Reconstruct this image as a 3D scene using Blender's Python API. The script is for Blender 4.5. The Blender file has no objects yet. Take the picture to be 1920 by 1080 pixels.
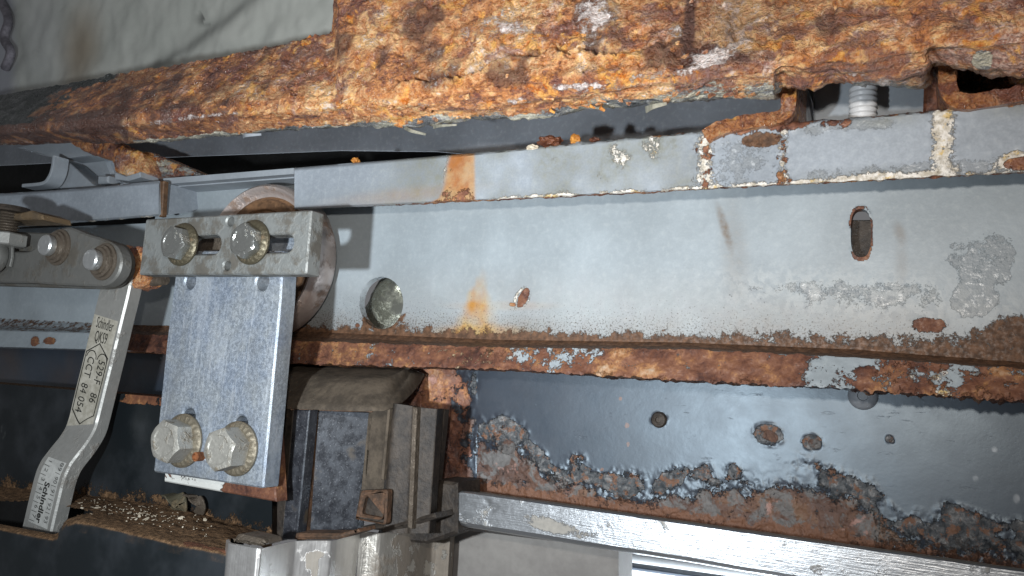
import bpy, bmesh, math, random
import numpy as np
from mathutils import Vector
from mathutils.geometry import tessellate_polygon
random.seed(7)
rng = np.random.default_rng(7)
sc = bpy.context.scene
col = sc.collection

# ------------------------------------------------------------------ camera
# x runs along the door track to the right, y into the shaft wall, z up; metres
FPX = 1493.0
def _n(a): return a / np.linalg.norm(a)
_x = -_n(np.array([-2860., -15., FPX]))
_z = np.array([841., -12800., FPX]); _z = _n(_z - _x * _z.dot(_x))
_y = np.cross(_z, _x)
RW = np.stack([_x, _y, _z])              # rows: world axes in (right, down, forward)
CAM = np.array([0., -0.25, 0.])
cam = bpy.data.objects.new('camera', bpy.data.cameras.new('camera')); col.objects.link(cam)
from mathutils import Matrix
_r = RW @ np.array([1., 0, 0]); _u = RW @ np.array([0, -1., 0]); _b = RW @ np.array([0, 0, -1.])
cam.matrix_world = Matrix([[_r[i], _u[i], _b[i], CAM[i]] for i in range(3)] + [[0, 0, 0, 1]])
cam.data.sensor_width = 36; cam.data.lens = FPX / 1920 * 36
cam.data.clip_start = 0.005; cam.data.clip_end = 50
sc.camera = cam

# ------------------------------------------------------------------ light
w = bpy.data.worlds.new('World'); sc.world = w; w.use_nodes = True
w.node_tree.nodes['Background'].inputs[0].default_value = (0.95, 0.95, 0.98, 1)
w.node_tree.nodes['Background'].inputs[1].default_value = 0.16
# a cool lamp low on the left and a warmer one above the lens, as the two sets of shadows show
for nm_, en_, co_, lo_, tg_, sz_ in (('cool_flash', 3.5, (0.91, 0.97, 1.02), (-.100, -.012, -.014), (-.215, 0, .045), 112),
                                     ('warm_flash', 1.7, (1.06, .97, .88), (-.004, -.012, .033), (-.090, 0, .125), 104)):
    fl = bpy.data.lights.new(nm_, 'SPOT'); fl.energy = en_; fl.color = co_
    fl.shadow_soft_size = 0.0045; fl.spot_size = math.radians(sz_); fl.spot_blend = 1.0
    flo = bpy.data.objects.new(nm_, fl); col.objects.link(flo); flo.location = CAM + np.array(lo_)
    flo.rotation_euler = (Vector(tg_) - flo.location).to_track_quat('-Z', 'Y').to_euler()
hl = bpy.data.lights.new('hall_lamp', 'AREA'); hl.energy = 9; hl.size = 0.25; hl.color = (0.9, 0.95, 1)
hlo = bpy.data.objects.new('hall_lamp', hl); col.objects.link(hlo)
hlo.location = (-0.02, 0.14, -0.30); hlo.rotation_euler = (Vector((0, 1, 0.6))).to_track_quat('-Z', 'Y').to_euler()
sc.view_settings.view_transform = 'Standard'; sc.view_settings.look = 'None'
sc.view_settings.exposure = 0.0; sc.view_settings.gamma = 1.0
sc.render.engine = 'CYCLES'
sc.cycles.max_bounces = 6

# ------------------------------------------------------------------ projection helpers
def P(px, py, Y):
    px = np.asarray(px, float); py = np.asarray(py, float); Y = np.asarray(Y, float) + 0 * px
    d = np.stack([(px - 960) / FPX, (py - 540) / FPX, np.ones_like(px)], -1) @ RW.T
    t = (Y - CAM[1]) / d[..., 1]
    return CAM + d * t[..., None]
def UV(p):
    q = (np.asarray(p) - CAM) @ RW
    return q[..., 0] / q[..., 2] * FPX + 960, q[..., 1] / q[..., 2] * FPX + 540
def lin(pts):
    a = np.array(pts, float)
    def f(x):
        x = np.asarray(x, float); y = np.interp(x, a[:, 0], a[:, 1])
        s1 = (a[-1, 1] - a[-2, 1]) / (a[-1, 0] - a[-2, 0])
        return y + np.maximum(x - a[-1, 0], 0) * s1
    return f

# ------------------------------------------------------------------ noise
_perm = rng.permutation(256); _perm = np.concatenate([_perm, _perm, _perm])
_g = rng.normal(size=(256, 3)); _g /= np.linalg.norm(_g, axis=1)[:, None]
def pn(p):
    i = np.floor(p).astype(int); f = p - i; i &= 255
    u = f * f * f * (f * (f * 6 - 15) + 10)
    r = 0
    for dx in (0, 1):
        wx = u[:, 0] if dx else 1 - u[:, 0]
        for dy in (0, 1):
            wy = u[:, 1] if dy else 1 - u[:, 1]
            for dz in (0, 1):
                wz = u[:, 2] if dz else 1 - u[:, 2]
                h = _perm[_perm[_perm[(i[:, 0] + dx) & 255] + ((i[:, 1] + dy) & 255)] + ((i[:, 2] + dz) & 255)]
                g = _g[h]
                r = r + wx * wy * wz * (g[:, 0] * (f[:, 0] - dx) + g[:, 1] * (f[:, 1] - dy) + g[:, 2] * (f[:, 2] - dz))
    return r * 1.5
def fbm(p, o=4, g=0.5):
    s = 0; a = 1.0
    for k in range(o):
        s = s + a * pn(p * (2.03 ** k) + 17.3 * k); a *= g
    return s
def ss(x, a, b):
    t = np.clip((x - a) / (b - a), 0, 1); return t * t * (3 - 2 * t)
def ell(u, v, cx, cy, rx, ry, rot=0, soft=0.5):
    c, s = math.cos(math.radians(rot)), math.sin(math.radians(rot))
    a = (u - cx) * c + (v - cy) * s; b = -(u - cx) * s + (v - cy) * c
    return 1 - ss(np.sqrt((a / rx) ** 2 + (b / ry) ** 2), 1 - soft, 1 + soft)

# ------------------------------------------------------------------ mesh helpers
def link(name, me, mat, parent=None, sharp=40):
    o = bpy.data.objects.new(name, me); col.objects.link(o)
    if mat: me.materials.append(mat)
    for k_ in ('M', 'K'):
        if k_ not in me.attributes and len(me.vertices):
            me.attributes.new(k_, 'FLOAT_COLOR', 'POINT').data.foreach_set('color', np.zeros(len(me.vertices) * 4, np.float32))
    if parent is not None:
        o.parent = parent
        me.transform(Matrix.Translation(-parent.location))
    if sharp is not None and len(me.polygons):
        me.polygons.foreach_set('use_smooth', [True] * len(me.polygons))
        me.set_sharp_from_angle(angle=math.radians(sharp))
    return o
def mesh(name, V, F, mat, parent=None, sharp=40, masks=None):
    me = bpy.data.meshes.new(name)
    me.from_pydata([tuple(v) for v in V], [], F) if not isinstance(F, np.ndarray) else _fast(me, V, F)
    for k, a in (masks or {}).items():
        at = me.attributes.new(k, 'FLOAT_COLOR', 'POINT')
        n = len(me.vertices); full = np.zeros((n, 4), np.float32); full[:len(a)] = a
        at.data.foreach_set('color', full.ravel())
    me.update()
    bm = bmesh.new(); bm.from_mesh(me)
    bmesh.ops.recalc_face_normals(bm, faces=bm.faces) if len(bm.faces) < 4000 else None
    bm.to_mesh(me); bm.free()
    return link(name, me, mat, parent, sharp)
def _fast(me, V, F):
    me.vertices.add(len(V)); me.vertices.foreach_set('co', np.asarray(V, np.float32).ravel())
    me.loops.add(F.size); me.loops.foreach_set('vertex_index', F.ravel().astype(np.int32))
    me.polygons.add(len(F)); me.polygons.foreach_set('loop_start', np.arange(0, F.size, 4, dtype=np.int32))
    me.update(calc_edges=True)
def tag(o, label, cat, group=None, kind=None):
    if label: o['label'] = label
    if cat: o['category'] = cat
    if group: o['group'] = group
    if kind: o['kind'] = kind
    return o
def thing(name, loc, label, cat, group=None):
    o = bpy.data.objects.new(name, None); col.objects.link(o); o.location = tuple(loc); o.empty_display_size = 0.01
    return tag(o, label, cat, group)

def line(xs, yf, Y): return P(xs, yf(xs) if callable(yf) else yf, Y(xs) if callable(Y) else Y)
def loft(lines, subs):
    out = [lines[0]]
    for a, b, n in zip(lines[:-1], lines[1:], subs):
        for k in range(1, n + 1): out.append(a + (b - a) * (k / n))
    return np.array(out)
def smooth_rows(R, n=2, keep=()):
    for _ in range(n):
        S = R.copy(); S[1:-1] = R[1:-1] * .5 + (R[:-2] + R[2:]) * .25; R = S
    return R
def normals(R):
    du = np.gradient(R, axis=1); dv = np.gradient(R, axis=0)
    n = np.cross(du, dv); n /= np.linalg.norm(n, axis=2)[..., None] + 1e-12
    s = np.sign((n * (CAM - R)).sum(2)); s[s == 0] = 1
    return n * s[..., None]
def sheet(name, R, mat, parent=None, masks=None, cap=True, hole=None, sharp=50, wall=0.0):
    """R rows x cols x 3 of a skin; closed at both ends; hole(V)->bool per face centre"""
    nr, nc, _ = R.shape
    V = R.reshape(-1, 3)
    i = np.arange(nr - 1)[:, None] * nc + np.arange(nc - 1)[None, :]
    F = np.stack([i, i + nc, i + nc + 1, i + 1], -1).reshape(-1, 4)
    if hole is not None:
        V, F = hole(V.copy(), F)
    o = mesh(name, V, F, mat, parent, None, masks)
    me = o.data
    bm = bmesh.new(); bm.from_mesh(me); bm.verts.ensure_lookup_table()
    off = Vector(parent.location) if parent is not None else Vector()
    if wall:
        be = [e for e in bm.edges if e.is_boundary]
        if hole is not None:
            ext = set(); 
            keep = []
            for e in be:
                a, b = e.verts[0].index, e.verts[1].index
                ra, ca, rb, cb = a // nc, a % nc, b // nc, b % nc
                if not ((ra == rb and ra in (0, nr - 1)) or (ca == cb and ca in (0, nc - 1))): keep.append(e)
            r = bmesh.ops.extrude_edge_only(bm, edges=keep)
            vs = [g for g in r['geom'] if isinstance(g, bmesh.types.BMVert)]
            for v in vs: v.co.y += wall
    bm.verts.ensure_lookup_table()
    if cap:
        for c in (0, nc - 1):
            vs = [bm.verts[k * nc + c] for k in range(nr)]
            try: bm.faces.new(vs)
            except Exception: pass
    if hole is not None: bmesh.ops.delete(bm, geom=[v for v in bm.verts if not v.link_faces], context='VERTS')
    bm.to_mesh(me); bm.free()
    me.polygons.foreach_set('use_smooth', [True] * len(me.polygons))
    me.set_sharp_from_angle(angle=math.radians(sharp))
    return o

def round_hole(cx, cy, rx, ry, Y, p=2.0):
    """turns px ellipse/superellipse into a hole punch for sheet()"""
    def shape(u, v): return (np.abs((u - cx) / rx) ** p + np.abs((v - cy) / ry) ** p) ** (1 / p)
    return shape
def punch(shapes, zone):
    def f(V, F):
        u, v = UV(V)
        for (cx, cy, rx, ry, p, Y) in shapes:
            c = V[F].mean(1); cu, cv = UV(c)
            def s(a, b): return (np.abs((a - cx) / rx) ** p + np.abs((b - cy) / ry) ** p) ** (1 / p)
            kill = (s(cu, cv) < 1) & (zone(c) if zone else True)
            used = np.zeros(len(V), bool); used[F[kill].ravel()] = True
            F = F[~kill]
            used2 = np.zeros(len(V), bool); used2[F.ravel()] = True
            idx = np.where(used & used2)[0]
            d = s(u[idx], v[idx])
            nu = cx + (u[idx] - cx) / d; nv = cy + (v[idx] - cy) / d
            V[idx] = P(nu, nv, V[idx, 1]); u[idx] = nu; v[idx] = nv
        return V, F
    return f

def inset(poly, d):
    """2D polygon inset (ccw or cw), miter"""
    a = np.array(poly); n = len(a)
    area = 0.5 * np.sum(a[:, 0] * np.roll(a[:, 1], -1) - np.roll(a[:, 0], -1) * a[:, 1])
    s = 1 if area > 0 else -1
    out = []
    for i in range(n):
        p0, p1, p2 = a[i - 1], a[i], a[(i + 1) % n]
        e1 = _n(p1 - p0 + 1e-15); e2 = _n(p2 - p1 + 1e-15)
        n1 = np.array([-e1[1], e1[0]]) * s; n2 = np.array([-e2[1], e2[0]]) * s
        m = n1 + n2; m = m / max(0.35, 1 + n1.dot(n2))
        out.append(p1 + m * d)
    return np.array(out)
def rnd(poly, r, n=5):
    """round the corners of a 2D polygon"""
    a = np.array(poly, float); out = []
    for i in range(len(a)):
        p0, p1, p2 = a[i - 1], a[i], a[(i + 1) % len(a)]
        l1, l2 = np.linalg.norm(p0 - p1), np.linalg.norm(p2 - p1)
        rr = min(r, l1 * .45, l2 * .45)
        q0 = p1 + (p0 - p1) / l1 * rr; q2 = p1 + (p2 - p1) / l2 * rr
        for t in np.linspace(0, 1, n): out.append((1 - t) ** 2 * q0 + 2 * t * (1 - t) * p1 + t * t * q2)
    return np.array(out)
def pxpoly(pts, Y):
    a = np.array(pts, float); w_ = P(a[:, 0], a[:, 1], Y); return w_[:, [0, 2]]
def plate(name, outline, yf, yb, mat, parent=None, bev=0.0004, holes=(), sharp=30):
    """solid plate: outline (x,z), front y, back y, with holes right through"""
    V, F = [], []
    def ring(pts, y):
        s = len(V); V.extend([(p[0], y, p[1]) for p in pts]); return list(range(s, s + len(pts)))
    def band(a, b):
        n = len(a)
        for i in range(n): F.append([a[i], a[(i + 1) % n], b[(i + 1) % n], b[i]])
    loops_f, loops_b = [], []
    for k, o in enumerate([outline] + list(holes)):
        o = np.array(o); d = bev if k == 0 else -bev
        r1 = ring(inset(o, d), yf); r2 = ring(o, yf + bev); r3 = ring(o, yb)
        band(r1, r2); band(r2, r3)
        loops_f.append(r1); loops_b.append(r3)
    for L, flip in ((loops_f, False), (loops_b, True)):
        flat = [i for l in L for i in l]
        tri = tessellate_polygon([[Vector((V[i][0], V[i][2], 0)) for i in l] for l in L])
        for t in tri: F.append([flat[j] for j in t])
    return mesh(name, V, F, mat, parent, sharp)
def circ(c, rx, rz=None, n=28, a0=0):
    rz = rz or rx
    return np.array([(c[0] + rx * math.cos(a0 + 2 * math.pi * i / n), c[1] + rz * math.sin(a0 + 2 * math.pi * i / n)) for i in range(n)])
def slot(c, L, r, horiz=True, n=10):
    o = []
    for s in (1, -1):
        for k in range(n + 1):
            a = -math.pi / 2 + math.pi * k / n + (0 if s > 0 else math.pi)
            p = (s * L / 2 + r * math.cos(a), r * math.sin(a))
            o.append((c[0] + p[0], c[1] + p[1]) if horiz else (c[0] - p[1], c[1] + p[0]))
    return np.array(o)
def lathe(name, c, prof, mat, parent=None, axis='-y', n=48, sharp=35, ripple=None):
    """prof: (radius, height); axis -y points to the camera, z points up"""
    V, F = [], []
    for j, (r, h) in enumerate(prof):
        for i in range(n):
            a = 2 * math.pi * i / n
            rr = r * (ripple(a, j) if ripple else 1)
            if axis == '-y': V.append((c[0] + rr * math.cos(a), c[1] - h, c[2] + rr * math.sin(a)))
            else: V.append((c[0] + rr * math.cos(a), c[1] + rr * math.sin(a), c[2] + h))
    for j in range(len(prof) - 1):
        for i in range(n):
            a, b = j * n + i, j * n + (i + 1) % n
            F.append([a, b, b + n, a + n])
    F.append(list(range(n))); F.append(list(range((len(prof) - 1) * n, len(prof) * n)))
    return mesh(name, V, F, mat, parent, sharp)
def strip(path, wid, th, mat, name, parent=None, bev=0.0006, front=None, sharp=30, wdir=(1, 0, 0)):
    """flat bar along a path of front-face centre points; returns object and frame function"""
    p = np.array(path); n = len(p)
    T = np.gradient(p, axis=0); T /= np.linalg.norm(T, axis=1)[:, None]
    W = np.array(wdir, float) - T * (T @ np.array(wdir, float))[:, None]; W /= np.linalg.norm(W, axis=1)[:, None]
    N = np.cross(W, T)
    ref = np.array(front if front is not None else (0, -1, 0), float)
    N *= np.sign(N @ ref)[:, None]
    wid = np.broadcast_to(wid, (n,)); b = bev
    prof = [(-.5, -b, 0), (-.5, 0, -b), None]
    V, F = [], []
    for i in range(n):
        h = wid[i] / 2
        for a, d in ((-h + b, 0), (h - b, 0), (h, -b), (h, -th + b), (h - b, -th), (-h + b, -th), (-h, -th + b), (-h, -b)):
            V.append(p[i] + W[i] * a + N[i] * d)
    for i in range(n - 1):
        for k in range(8):
            a = i * 8 + k; c = i * 8 + (k + 1) % 8
            F.append([a, c, c + 8, a + 8])
    F.append(list(range(8))); F.append(list(range((n - 1) * 8, n * 8)))
    o = mesh(name, V, F, mat, parent, sharp)
    L = np.concatenate([[0], np.cumsum(np.linalg.norm(np.diff(p, axis=0), axis=1))])
    def at(s, x, lift=0.00012):
        q = np.array([np.interp(s, L, p[:, k]) for k in range(3)])
        wv = np.array([np.interp(s, L, W[:, k]) for k in range(3)]); nv = np.array([np.interp(s, L, N[:, k]) for k in range(3)])
        return q + wv * x + nv * lift
    at.L = L; at.p = p
    return o, at
def catmull(pts, n=8):
    p = np.array(pts, float); p = np.vstack([2 * p[0] - p[1], p, 2 * p[-1] - p[-2]]); out = []
    for i in range(1, len(p) - 2):
        for t in np.linspace(0, 1, n, endpoint=False):
            a, b, c, d = p[i - 1:i + 3]
            out.append(.5 * (2 * b + (c - a) * t + (2 * a - 5 * b + 4 * c - d) * t * t + (3 * b - a - 3 * c + d) * t ** 3))
    out.append(p[-2]); return np.array(out)
def text_mesh(name, body, fn, mat, parent, size=1.0, sx=0.8, align='LEFT', bold=0.0):
    cu = bpy.data.curves.new('t', 'FONT'); cu.body = body; cu.size = size; cu.align_x = align; cu.resolution_u = 3; cu.offset = bold
    ob = bpy.data.objects.new('t', cu); col.objects.link(ob)
    me = bpy.data.meshes.new_from_object(ob); bpy.data.objects.remove(ob); bpy.data.curves.remove(cu)
    V = [fn(v.co.x * sx, v.co.y) for v in me.vertices]; F = [list(p.vertices) for p in me.polygons]
    bpy.data.meshes.remove(me)
    return mesh(name, V, F, mat, parent, None)
def stroke_geo(pts, wid):
    """2D polyline -> quads"""
    p = np.array(pts, float); V, F = [], []
    for i in range(len(p) - 1):
        d = _n(p[i + 1] - p[i]); nn = np.array([-d[1], d[0]]) * wid / 2; e = d * wid / 2
        s = len(V); V += [p[i] - e + nn, p[i + 1] + e + nn, p[i + 1] + e - nn, p[i] - e - nn]; F.append([s, s + 1, s + 2, s + 3])
    return V, F

# ------------------------------------------------------------------ material helpers
class NT:
    def __init__(s, name):
        s.m = bpy.data.materials.new(name); s.m.use_nodes = True; s.t = s.m.node_tree
        s.b = s.t.nodes['Principled BSDF']; s.tc = s.t.nodes.new('ShaderNodeTexCoord').outputs['Object']
    def node(s, ty, ins=None, **pr):
        n = s.t.nodes.new(ty)
        for k, v in pr.items(): setattr(n, k, v)
        for k, v in (ins or {}).items(): s.put(n.inputs[k], v)
        return n
    def put(s, sock, v):
        if isinstance(v, bpy.types.NodeSocket): s.t.links.new(v, sock)
        else:
            if isinstance(v, (tuple, list)) and len(v) == 3 and sock.type == 'RGBA': v = (*v, 1)
            sock.default_value = v
    def noise(s, scale, det=4, rough=.55, dist=0, vec=None, st=None, col=False):
        v = vec if vec is not None else s.tc
        if st: v = s.node('ShaderNodeMapping', {'Vector': v, 'Scale': st}).outputs[0]
        n = s.node('ShaderNodeTexNoise', {'Vector': v, 'Scale': scale, 'Detail': det, 'Roughness': rough, 'Distortion': dist})
        return n.outputs['Color' if col else 'Fac']
    def vor(s, scale, out='Distance', vec=None, **pr):
        return s.node('ShaderNodeTexVoronoi', {'Vector': vec if vec is not None else s.tc, 'Scale': scale}, **pr).outputs[out]
    def ramp(s, fac, stops, interp='LINEAR'):
        n = s.node('ShaderNodeValToRGB', {'Fac': fac}); e = n.color_ramp.elements; n.color_ramp.interpolation = interp
        while len(e) < len(stops): e.new(.5)
        for x, (p, c) in zip(e, stops): x.position = p; x.color = (*c, 1) if len(c) == 3 else c
        return n.outputs[0]
    def mr(s, v, a, b, c=0., d=1.):
        return s.node('ShaderNodeMapRange', {0: v, 1: a, 2: b, 3: c, 4: d}, interpolation_type='SMOOTHSTEP').outputs[0]
    def ma(s, op, a, b=0., c=0.):
        n = s.node('ShaderNodeMath', operation=op); s.put(n.inputs[0], a); s.put(n.inputs[1], b); s.put(n.inputs[2], c); return n.outputs[0]
    def mix(s, f, a, b, mode='MIX'):
        n = s.node('ShaderNodeMix', data_type='RGBA', blend_type=mode)
        s.put(n.inputs[0], f); s.put(n.inputs[6], a); s.put(n.inputs[7], b); return n.outputs[2]
    def mf(s, f, a, b):
        n = s.node('ShaderNodeMix', data_type='FLOAT'); s.put(n.inputs[0], f); s.put(n.inputs[2], a); s.put(n.inputs[3], b); return n.outputs[0]
    def attr(s, name):
        a = s.node('ShaderNodeAttribute', attribute_name=name); sp = s.node('ShaderNodeSeparateColor', {0: a.outputs['Color']})
        return sp.outputs[0], sp.outputs[1], sp.outputs[2], a.outputs['Alpha']
    def bump(s, h, dist=.001, st=1., nrm=None):
        i = {'Height': h, 'Distance': dist, 'Strength': st}
        if nrm is not None: i['Normal'] = nrm
        return s.node('ShaderNodeBump', i).outputs[0]
    def out(s, col=None, rough=None, metal=None, nrm=None, **kw):
        for k, v in (('Base Color', col), ('Roughness', rough), ('Metallic', metal), ('Normal', nrm)):
            if v is not None: s.put(s.b.inputs[k], v)
        for k, v in kw.items(): s.put(s.b.inputs[k.replace('_', ' ')], v)
        return s.m
def thr(g, a, noise, k=.7, lo=.38, hi=.62):
    """ragged mask from a soft attribute: noise islands grow with the attribute"""
    if not hasattr(g, 'fine'): g.fine = g.noise(1250, 4, .78)
    noise = g.ma('ADD', g.ma('MULTIPLY', noise, .66), g.ma('MULTIPLY', g.fine, .34))
    t = g.ma('SUBTRACT', .70, g.ma('MULTIPLY', a, .40))
    return g.node('ShaderNodeMapRange', {0: noise, 1: t, 2: g.ma('ADD', t, .25 * (hi - lo) + .015), 3: 0., 4: 1.}, interpolation_type='SMOOTHSTEP').outputs[0]
def rust_col(g):
    n1 = g.noise(55, 6, .62, .6); n2 = g.noise(230, 5, .65, .4); n3 = g.noise(900, 3, .6)
    f = g.ma('ADD', g.ma('MULTIPLY', n1, .55), g.ma('ADD', g.ma('MULTIPLY', n2, .35), g.ma('MULTIPLY', n3, .12)))
    c = g.ramp(f, [(.34, (.035, .015, .011)), (.43, (.11, .042, .027)), (.50, (.22, .085, .045)), (.55, (.29, .12, .06)), (.59, (.46, .20, .075)), (.65, (.62, .38, .22)), (.74, (.80, .66, .52))])
    return c, f, n2, n3

def painted(name, base, vari=.12, rough=.42, spec=.5, peel=(.20, .215, .225), smear=(.16, .12, .085), rustk=.78, grain=.96, stain=((.50, .32, .085), (.42, .21, .055))):
    g = NT(name)
    r, cr, d, st = g.attr('M'); pe, sm, sp, wt = g.attr('K')
    nA = g.noise(140, 6, .65); nB = g.noise(500, 5, .6); nC = g.noise(26, 4, .6); nD = g.noise(1500, 2, .5)
    c = g.mix(g.mr(nC, .35, .68), tuple(x * (1 - vari) for x in base), tuple(x * (1 + vari) for x in base))
    c = g.mix(g.ma('MULTIPLY', g.mr(nB, .5, .75), .12), c, (.55, .58, .55))
    pem = thr(g, pe, nA, .9, .42, .5)
    c = g.mix(g.ma('MULTIPLY', pem, .48), c, g.mix(g.mr(nB, .55, .68), peel, (.55, .58, .60)))
    c = g.mix(g.ma('MULTIPLY', sm, g.mr(nB, .25, .7, .45, 1.)), c, smear)
    c = g.mix(g.ma('MULTIPLY', st, g.mr(nA, .25, .75, .6, 1.)), c, g.mix(g.mr(nA, .38, .62), *stain))
    c = g.mix(g.ma('MULTIPLY', wt, g.mr(nA, .3, .62, .2, 1.)), c, (.62, .64, .62))
    c = g.mix(1., c, g.mix(g.mr(g.ma('ADD', g.ma('MULTIPLY', nB, .6), g.ma('MULTIPLY', nD, .4)), .36, .64), (grain, grain, grain), (1.03, 1.03, 1.03)), 'MULTIPLY')
    speck = g.mr(g.ma('ADD', g.ma('MULTIPLY', sp, .40), g.noise(1500, 4, .75)), .76, .86)
    c = g.mix(g.ma('MULTIPLY', speck, .85), c, (.06, .045, .032))
    dm = thr(g, d, g.noise(330, 6, .7), 1.3, .4, .6)
    c = g.mix(dm, c, g.mix(g.mr(nB, .35, .7), (.065, .035, .02), (.17, .09, .05)))
    cm = thr(g, cr, g.noise(480, 6, .8), 1.4, .45, .7)
    c = g.mix(cm, c, g.mix(g.mr(g.noise(170, 5, .7), .56, .66), g.mix(g.mr(nB, .35, .65), (.46, .42, .34), (.80, .78, .73)), (.62, .46, .20)))
    rc, rf, rn2, rn3 = rust_col(g)
    rc = g.mix(1., rc, (rustk * .90, rustk * 1.0, rustk * 1.12), 'MULTIPLY'); rm = thr(g, r, g.noise(300, 7, .7), 1.2, .44, .56)
    c = g.mix(rm, c, rc)
    h = g.ma('ADD', g.ma('MULTIPLY', nB, .12), g.ma('ADD', g.ma('MULTIPLY', rm, g.ma('ADD', .2, g.ma('MULTIPLY', rn2, 1.2))), g.ma('ADD', g.ma('MULTIPLY', cm, g.ma('ADD', .1, g.ma('MULTIPLY', nB, .8))), g.ma('ADD', g.ma('MULTIPLY', pem, g.ma('ADD', -.25, g.ma('MULTIPLY', nD, .25))), g.ma('MULTIPLY', dm, .25)))))
    ro = g.mf(g.ma('MAXIMUM', rm, g.ma('MAXIMUM', dm, cm)), g.ma('ADD', rough - .08, g.ma('MULTIPLY', nA, .16)), g.mr(rn3, .4, .62, .75, .45))
    ro = g.mf(g.ma('MULTIPLY', pem, .8), ro, g.mr(nB, .45, .62, .5, .2))
    return g.out(c, ro, 0., g.bump(h, .0007, .9), Specular_IOR_Level=spec * .7)

def heavy_rust(name):
    g = NT(name)
    o, wh, bl, lip = g.attr('M'); dk, st, wet, _ = g.attr('K')
    warp = g.noise(40, 3, .5, col=True)
    vec = g.node('ShaderNodeVectorMath', {0: g.tc, 1: g.node('ShaderNodeVectorMath', {0: warp, 'Scale': .012}, operation='SCALE').outputs[0]}, operation='ADD').outputs[0]
    n0 = g.noise(38, 5, .6, 0, vec); n1 = g.noise(105, 6, .68, .3, vec); n2 = g.noise(330, 6, .7); n3 = g.noise(1100, 3, .65)
    nS = g.noise(60, 6, .68, .4, vec, (.22, 1, 1.6))
    f0 = g.mf(st, g.ma('ADD', g.ma('MULTIPLY', n0, .45), g.ma('MULTIPLY', n1, .55)), nS)
    f = g.ma('ADD', g.ma('ADD', g.ma('MULTIPLY', f0, .50), g.ma('ADD', g.ma('MULTIPLY', n2, .34), g.ma('MULTIPLY', n3, .16))), g.ma('MULTIPLY', g.ma('SUBTRACT', o, .5), .10))
    c = g.ramp(f, [(.37, (.07, .026, .024)), (.435, (.20, .078, .05)), (.475, (.36, .14, .06)), (.51, (.56, .22, .06)), (.54, (.64, .34, .17)), (.57, (.80, .48, .18)), (.61, (.78, .60, .48)), (.67, (.90, .82, .78))])
    # purple brown wet patches
    pur = g.mr(g.noise(62, 5, .65, .5), .52, .60)
    c = g.mix(g.ma('MULTIPLY', pur, g.mr(n2, .3, .6, .35, .9)), c, g.mix(n3, (.085, .026, .028), (.28, .12, .105)))
    lav = g.mr(g.noise(48, 6, .7, .5), .56, .64)
    c = g.mix(g.ma('MULTIPLY', lav, g.mr(n2, .35, .62, .15, .85)), c, g.mix(g.mr(n3, .38, .62), (.34, .17, .14), (.70, .54, .48)))
    org = g.mr(g.noise(95, 6, .68, .6, None, (1, 1, 1)), .545, .63)
    c = g.mix(g.ma('MULTIPLY', org, .85), c, g.mix(g.mr(n2, .38, .62), (.56, .15, .015), (.86, .46, .10)))
    c = g.mix(dk, c, g.mix(n2, (.05, .018, .012), (.13, .05, .028)))
    blm = thr(g, bl, n1, 1.0, .42, .55)
    c = g.mix(blm, c, g.mix(g.mr(n2, .5, .75), (.012, .018, .017), (.045, .05, .045)))
    lipm = thr(g, lip, g.noise(210, 5, .65, .4, None, (.5, 1, 1.4)), 1.5, .45, .54)
    c = g.mix(lipm, c, g.ramp(g.noise(160, 5, .7, .3, None, (.5, 1, 1.6)), [(.36, (.10, .11, .12)), (.46, (.32, .33, .33)), (.55, (.60, .57, .44)), (.66, (.78, .74, .62))]))
    whm = thr(g, g.ma('MULTIPLY', wh, .85), g.noise(230, 7, .78), 1.5, .40, .75)
    c = g.mix(g.ma('MULTIPLY', whm, .92), c, g.mix(g.mr(n3, .35, .65), (.66, .53, .48), (.92, .87, .86)))
    ro = g.mr(g.ma('ADD', n2, g.ma('MULTIPLY', pur, -.12)), .36, .56, .12, .58)
    h = g.ma('ADD', g.ma('MULTIPLY', n1, .35), g.ma('ADD', g.ma('MULTIPLY', n2, .75), g.ma('ADD', g.ma('MULTIPLY', n3, .75), g.ma('ADD', g.ma('MULTIPLY', whm, .25), g.ma('MULTIPLY', lipm, .2)))))
    return g.out(c, ro, 0., g.bump(h, .0019, 1.0), Specular_IOR_Level=.8, Coat_Weight=g.mr(n1, .42, .58, .1, .85), Coat_Roughness=.12, Coat_Normal=g.bump(h, .0022, 1.))

def metal(name, base, rough=.35, metalness=.9, dirt=.25, dirtc=(.10, .085, .065), scale=160, brushed=None, bumpd=.0003, vari=.15, rustamt=0.0):
    g = NT(name)
    r, cr, d, st = g.attr('M')
    nA = g.noise(scale, 6, .65); nB = g.noise(scale * 4, 4, .6)
    c = g.mix(nB, tuple(x * (1 - vari) for x in base), tuple(min(1, x * (1 + vari)) for x in base))
    dm = g.ma('MAXIMUM', g.mr(nA, .62 - dirt * .4, .74 - dirt * .25), thr(g, d, nA, .9, .4, .6))
    c = g.mix(g.ma('MULTIPLY', dm, .85), c, g.mix(nB, tuple(x * .6 for x in dirtc), tuple(x * 1.4 for x in dirtc)))
    me = g.mf(dm, metalness, .1); ro = g.mf(dm, g.ma('ADD', rough - .06, g.ma('MULTIPLY', nB, .14)), .75)
    h = g.ma('ADD', g.ma('MULTIPLY', nB, .5), dm)
    if brushed:
        nb = g.noise(400, 4, .6, 0, None, brushed); h = g.ma('ADD', h, g.ma('MULTIPLY', nb, .6)); c = g.mix(g.ma('MULTIPLY', g.mr(nb, .4, .62), .14), c, tuple(x * .5 for x in base))
    if rustamt:
        rc, rf, n2, n3 = rust_col(g); rm = g.mr(g.noise(170, 6, .7), .72 - rustamt * .3, .78 - rustamt * .25)
        c = g.mix(rm, c, rc); me = g.mf(rm, me, 0.); ro = g.mf(rm, ro, .8); h = g.ma('ADD', h, g.ma('MULTIPLY', rm, n2))
    return g.out(c, ro, me, g.bump(h, bumpd, .8))

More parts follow.
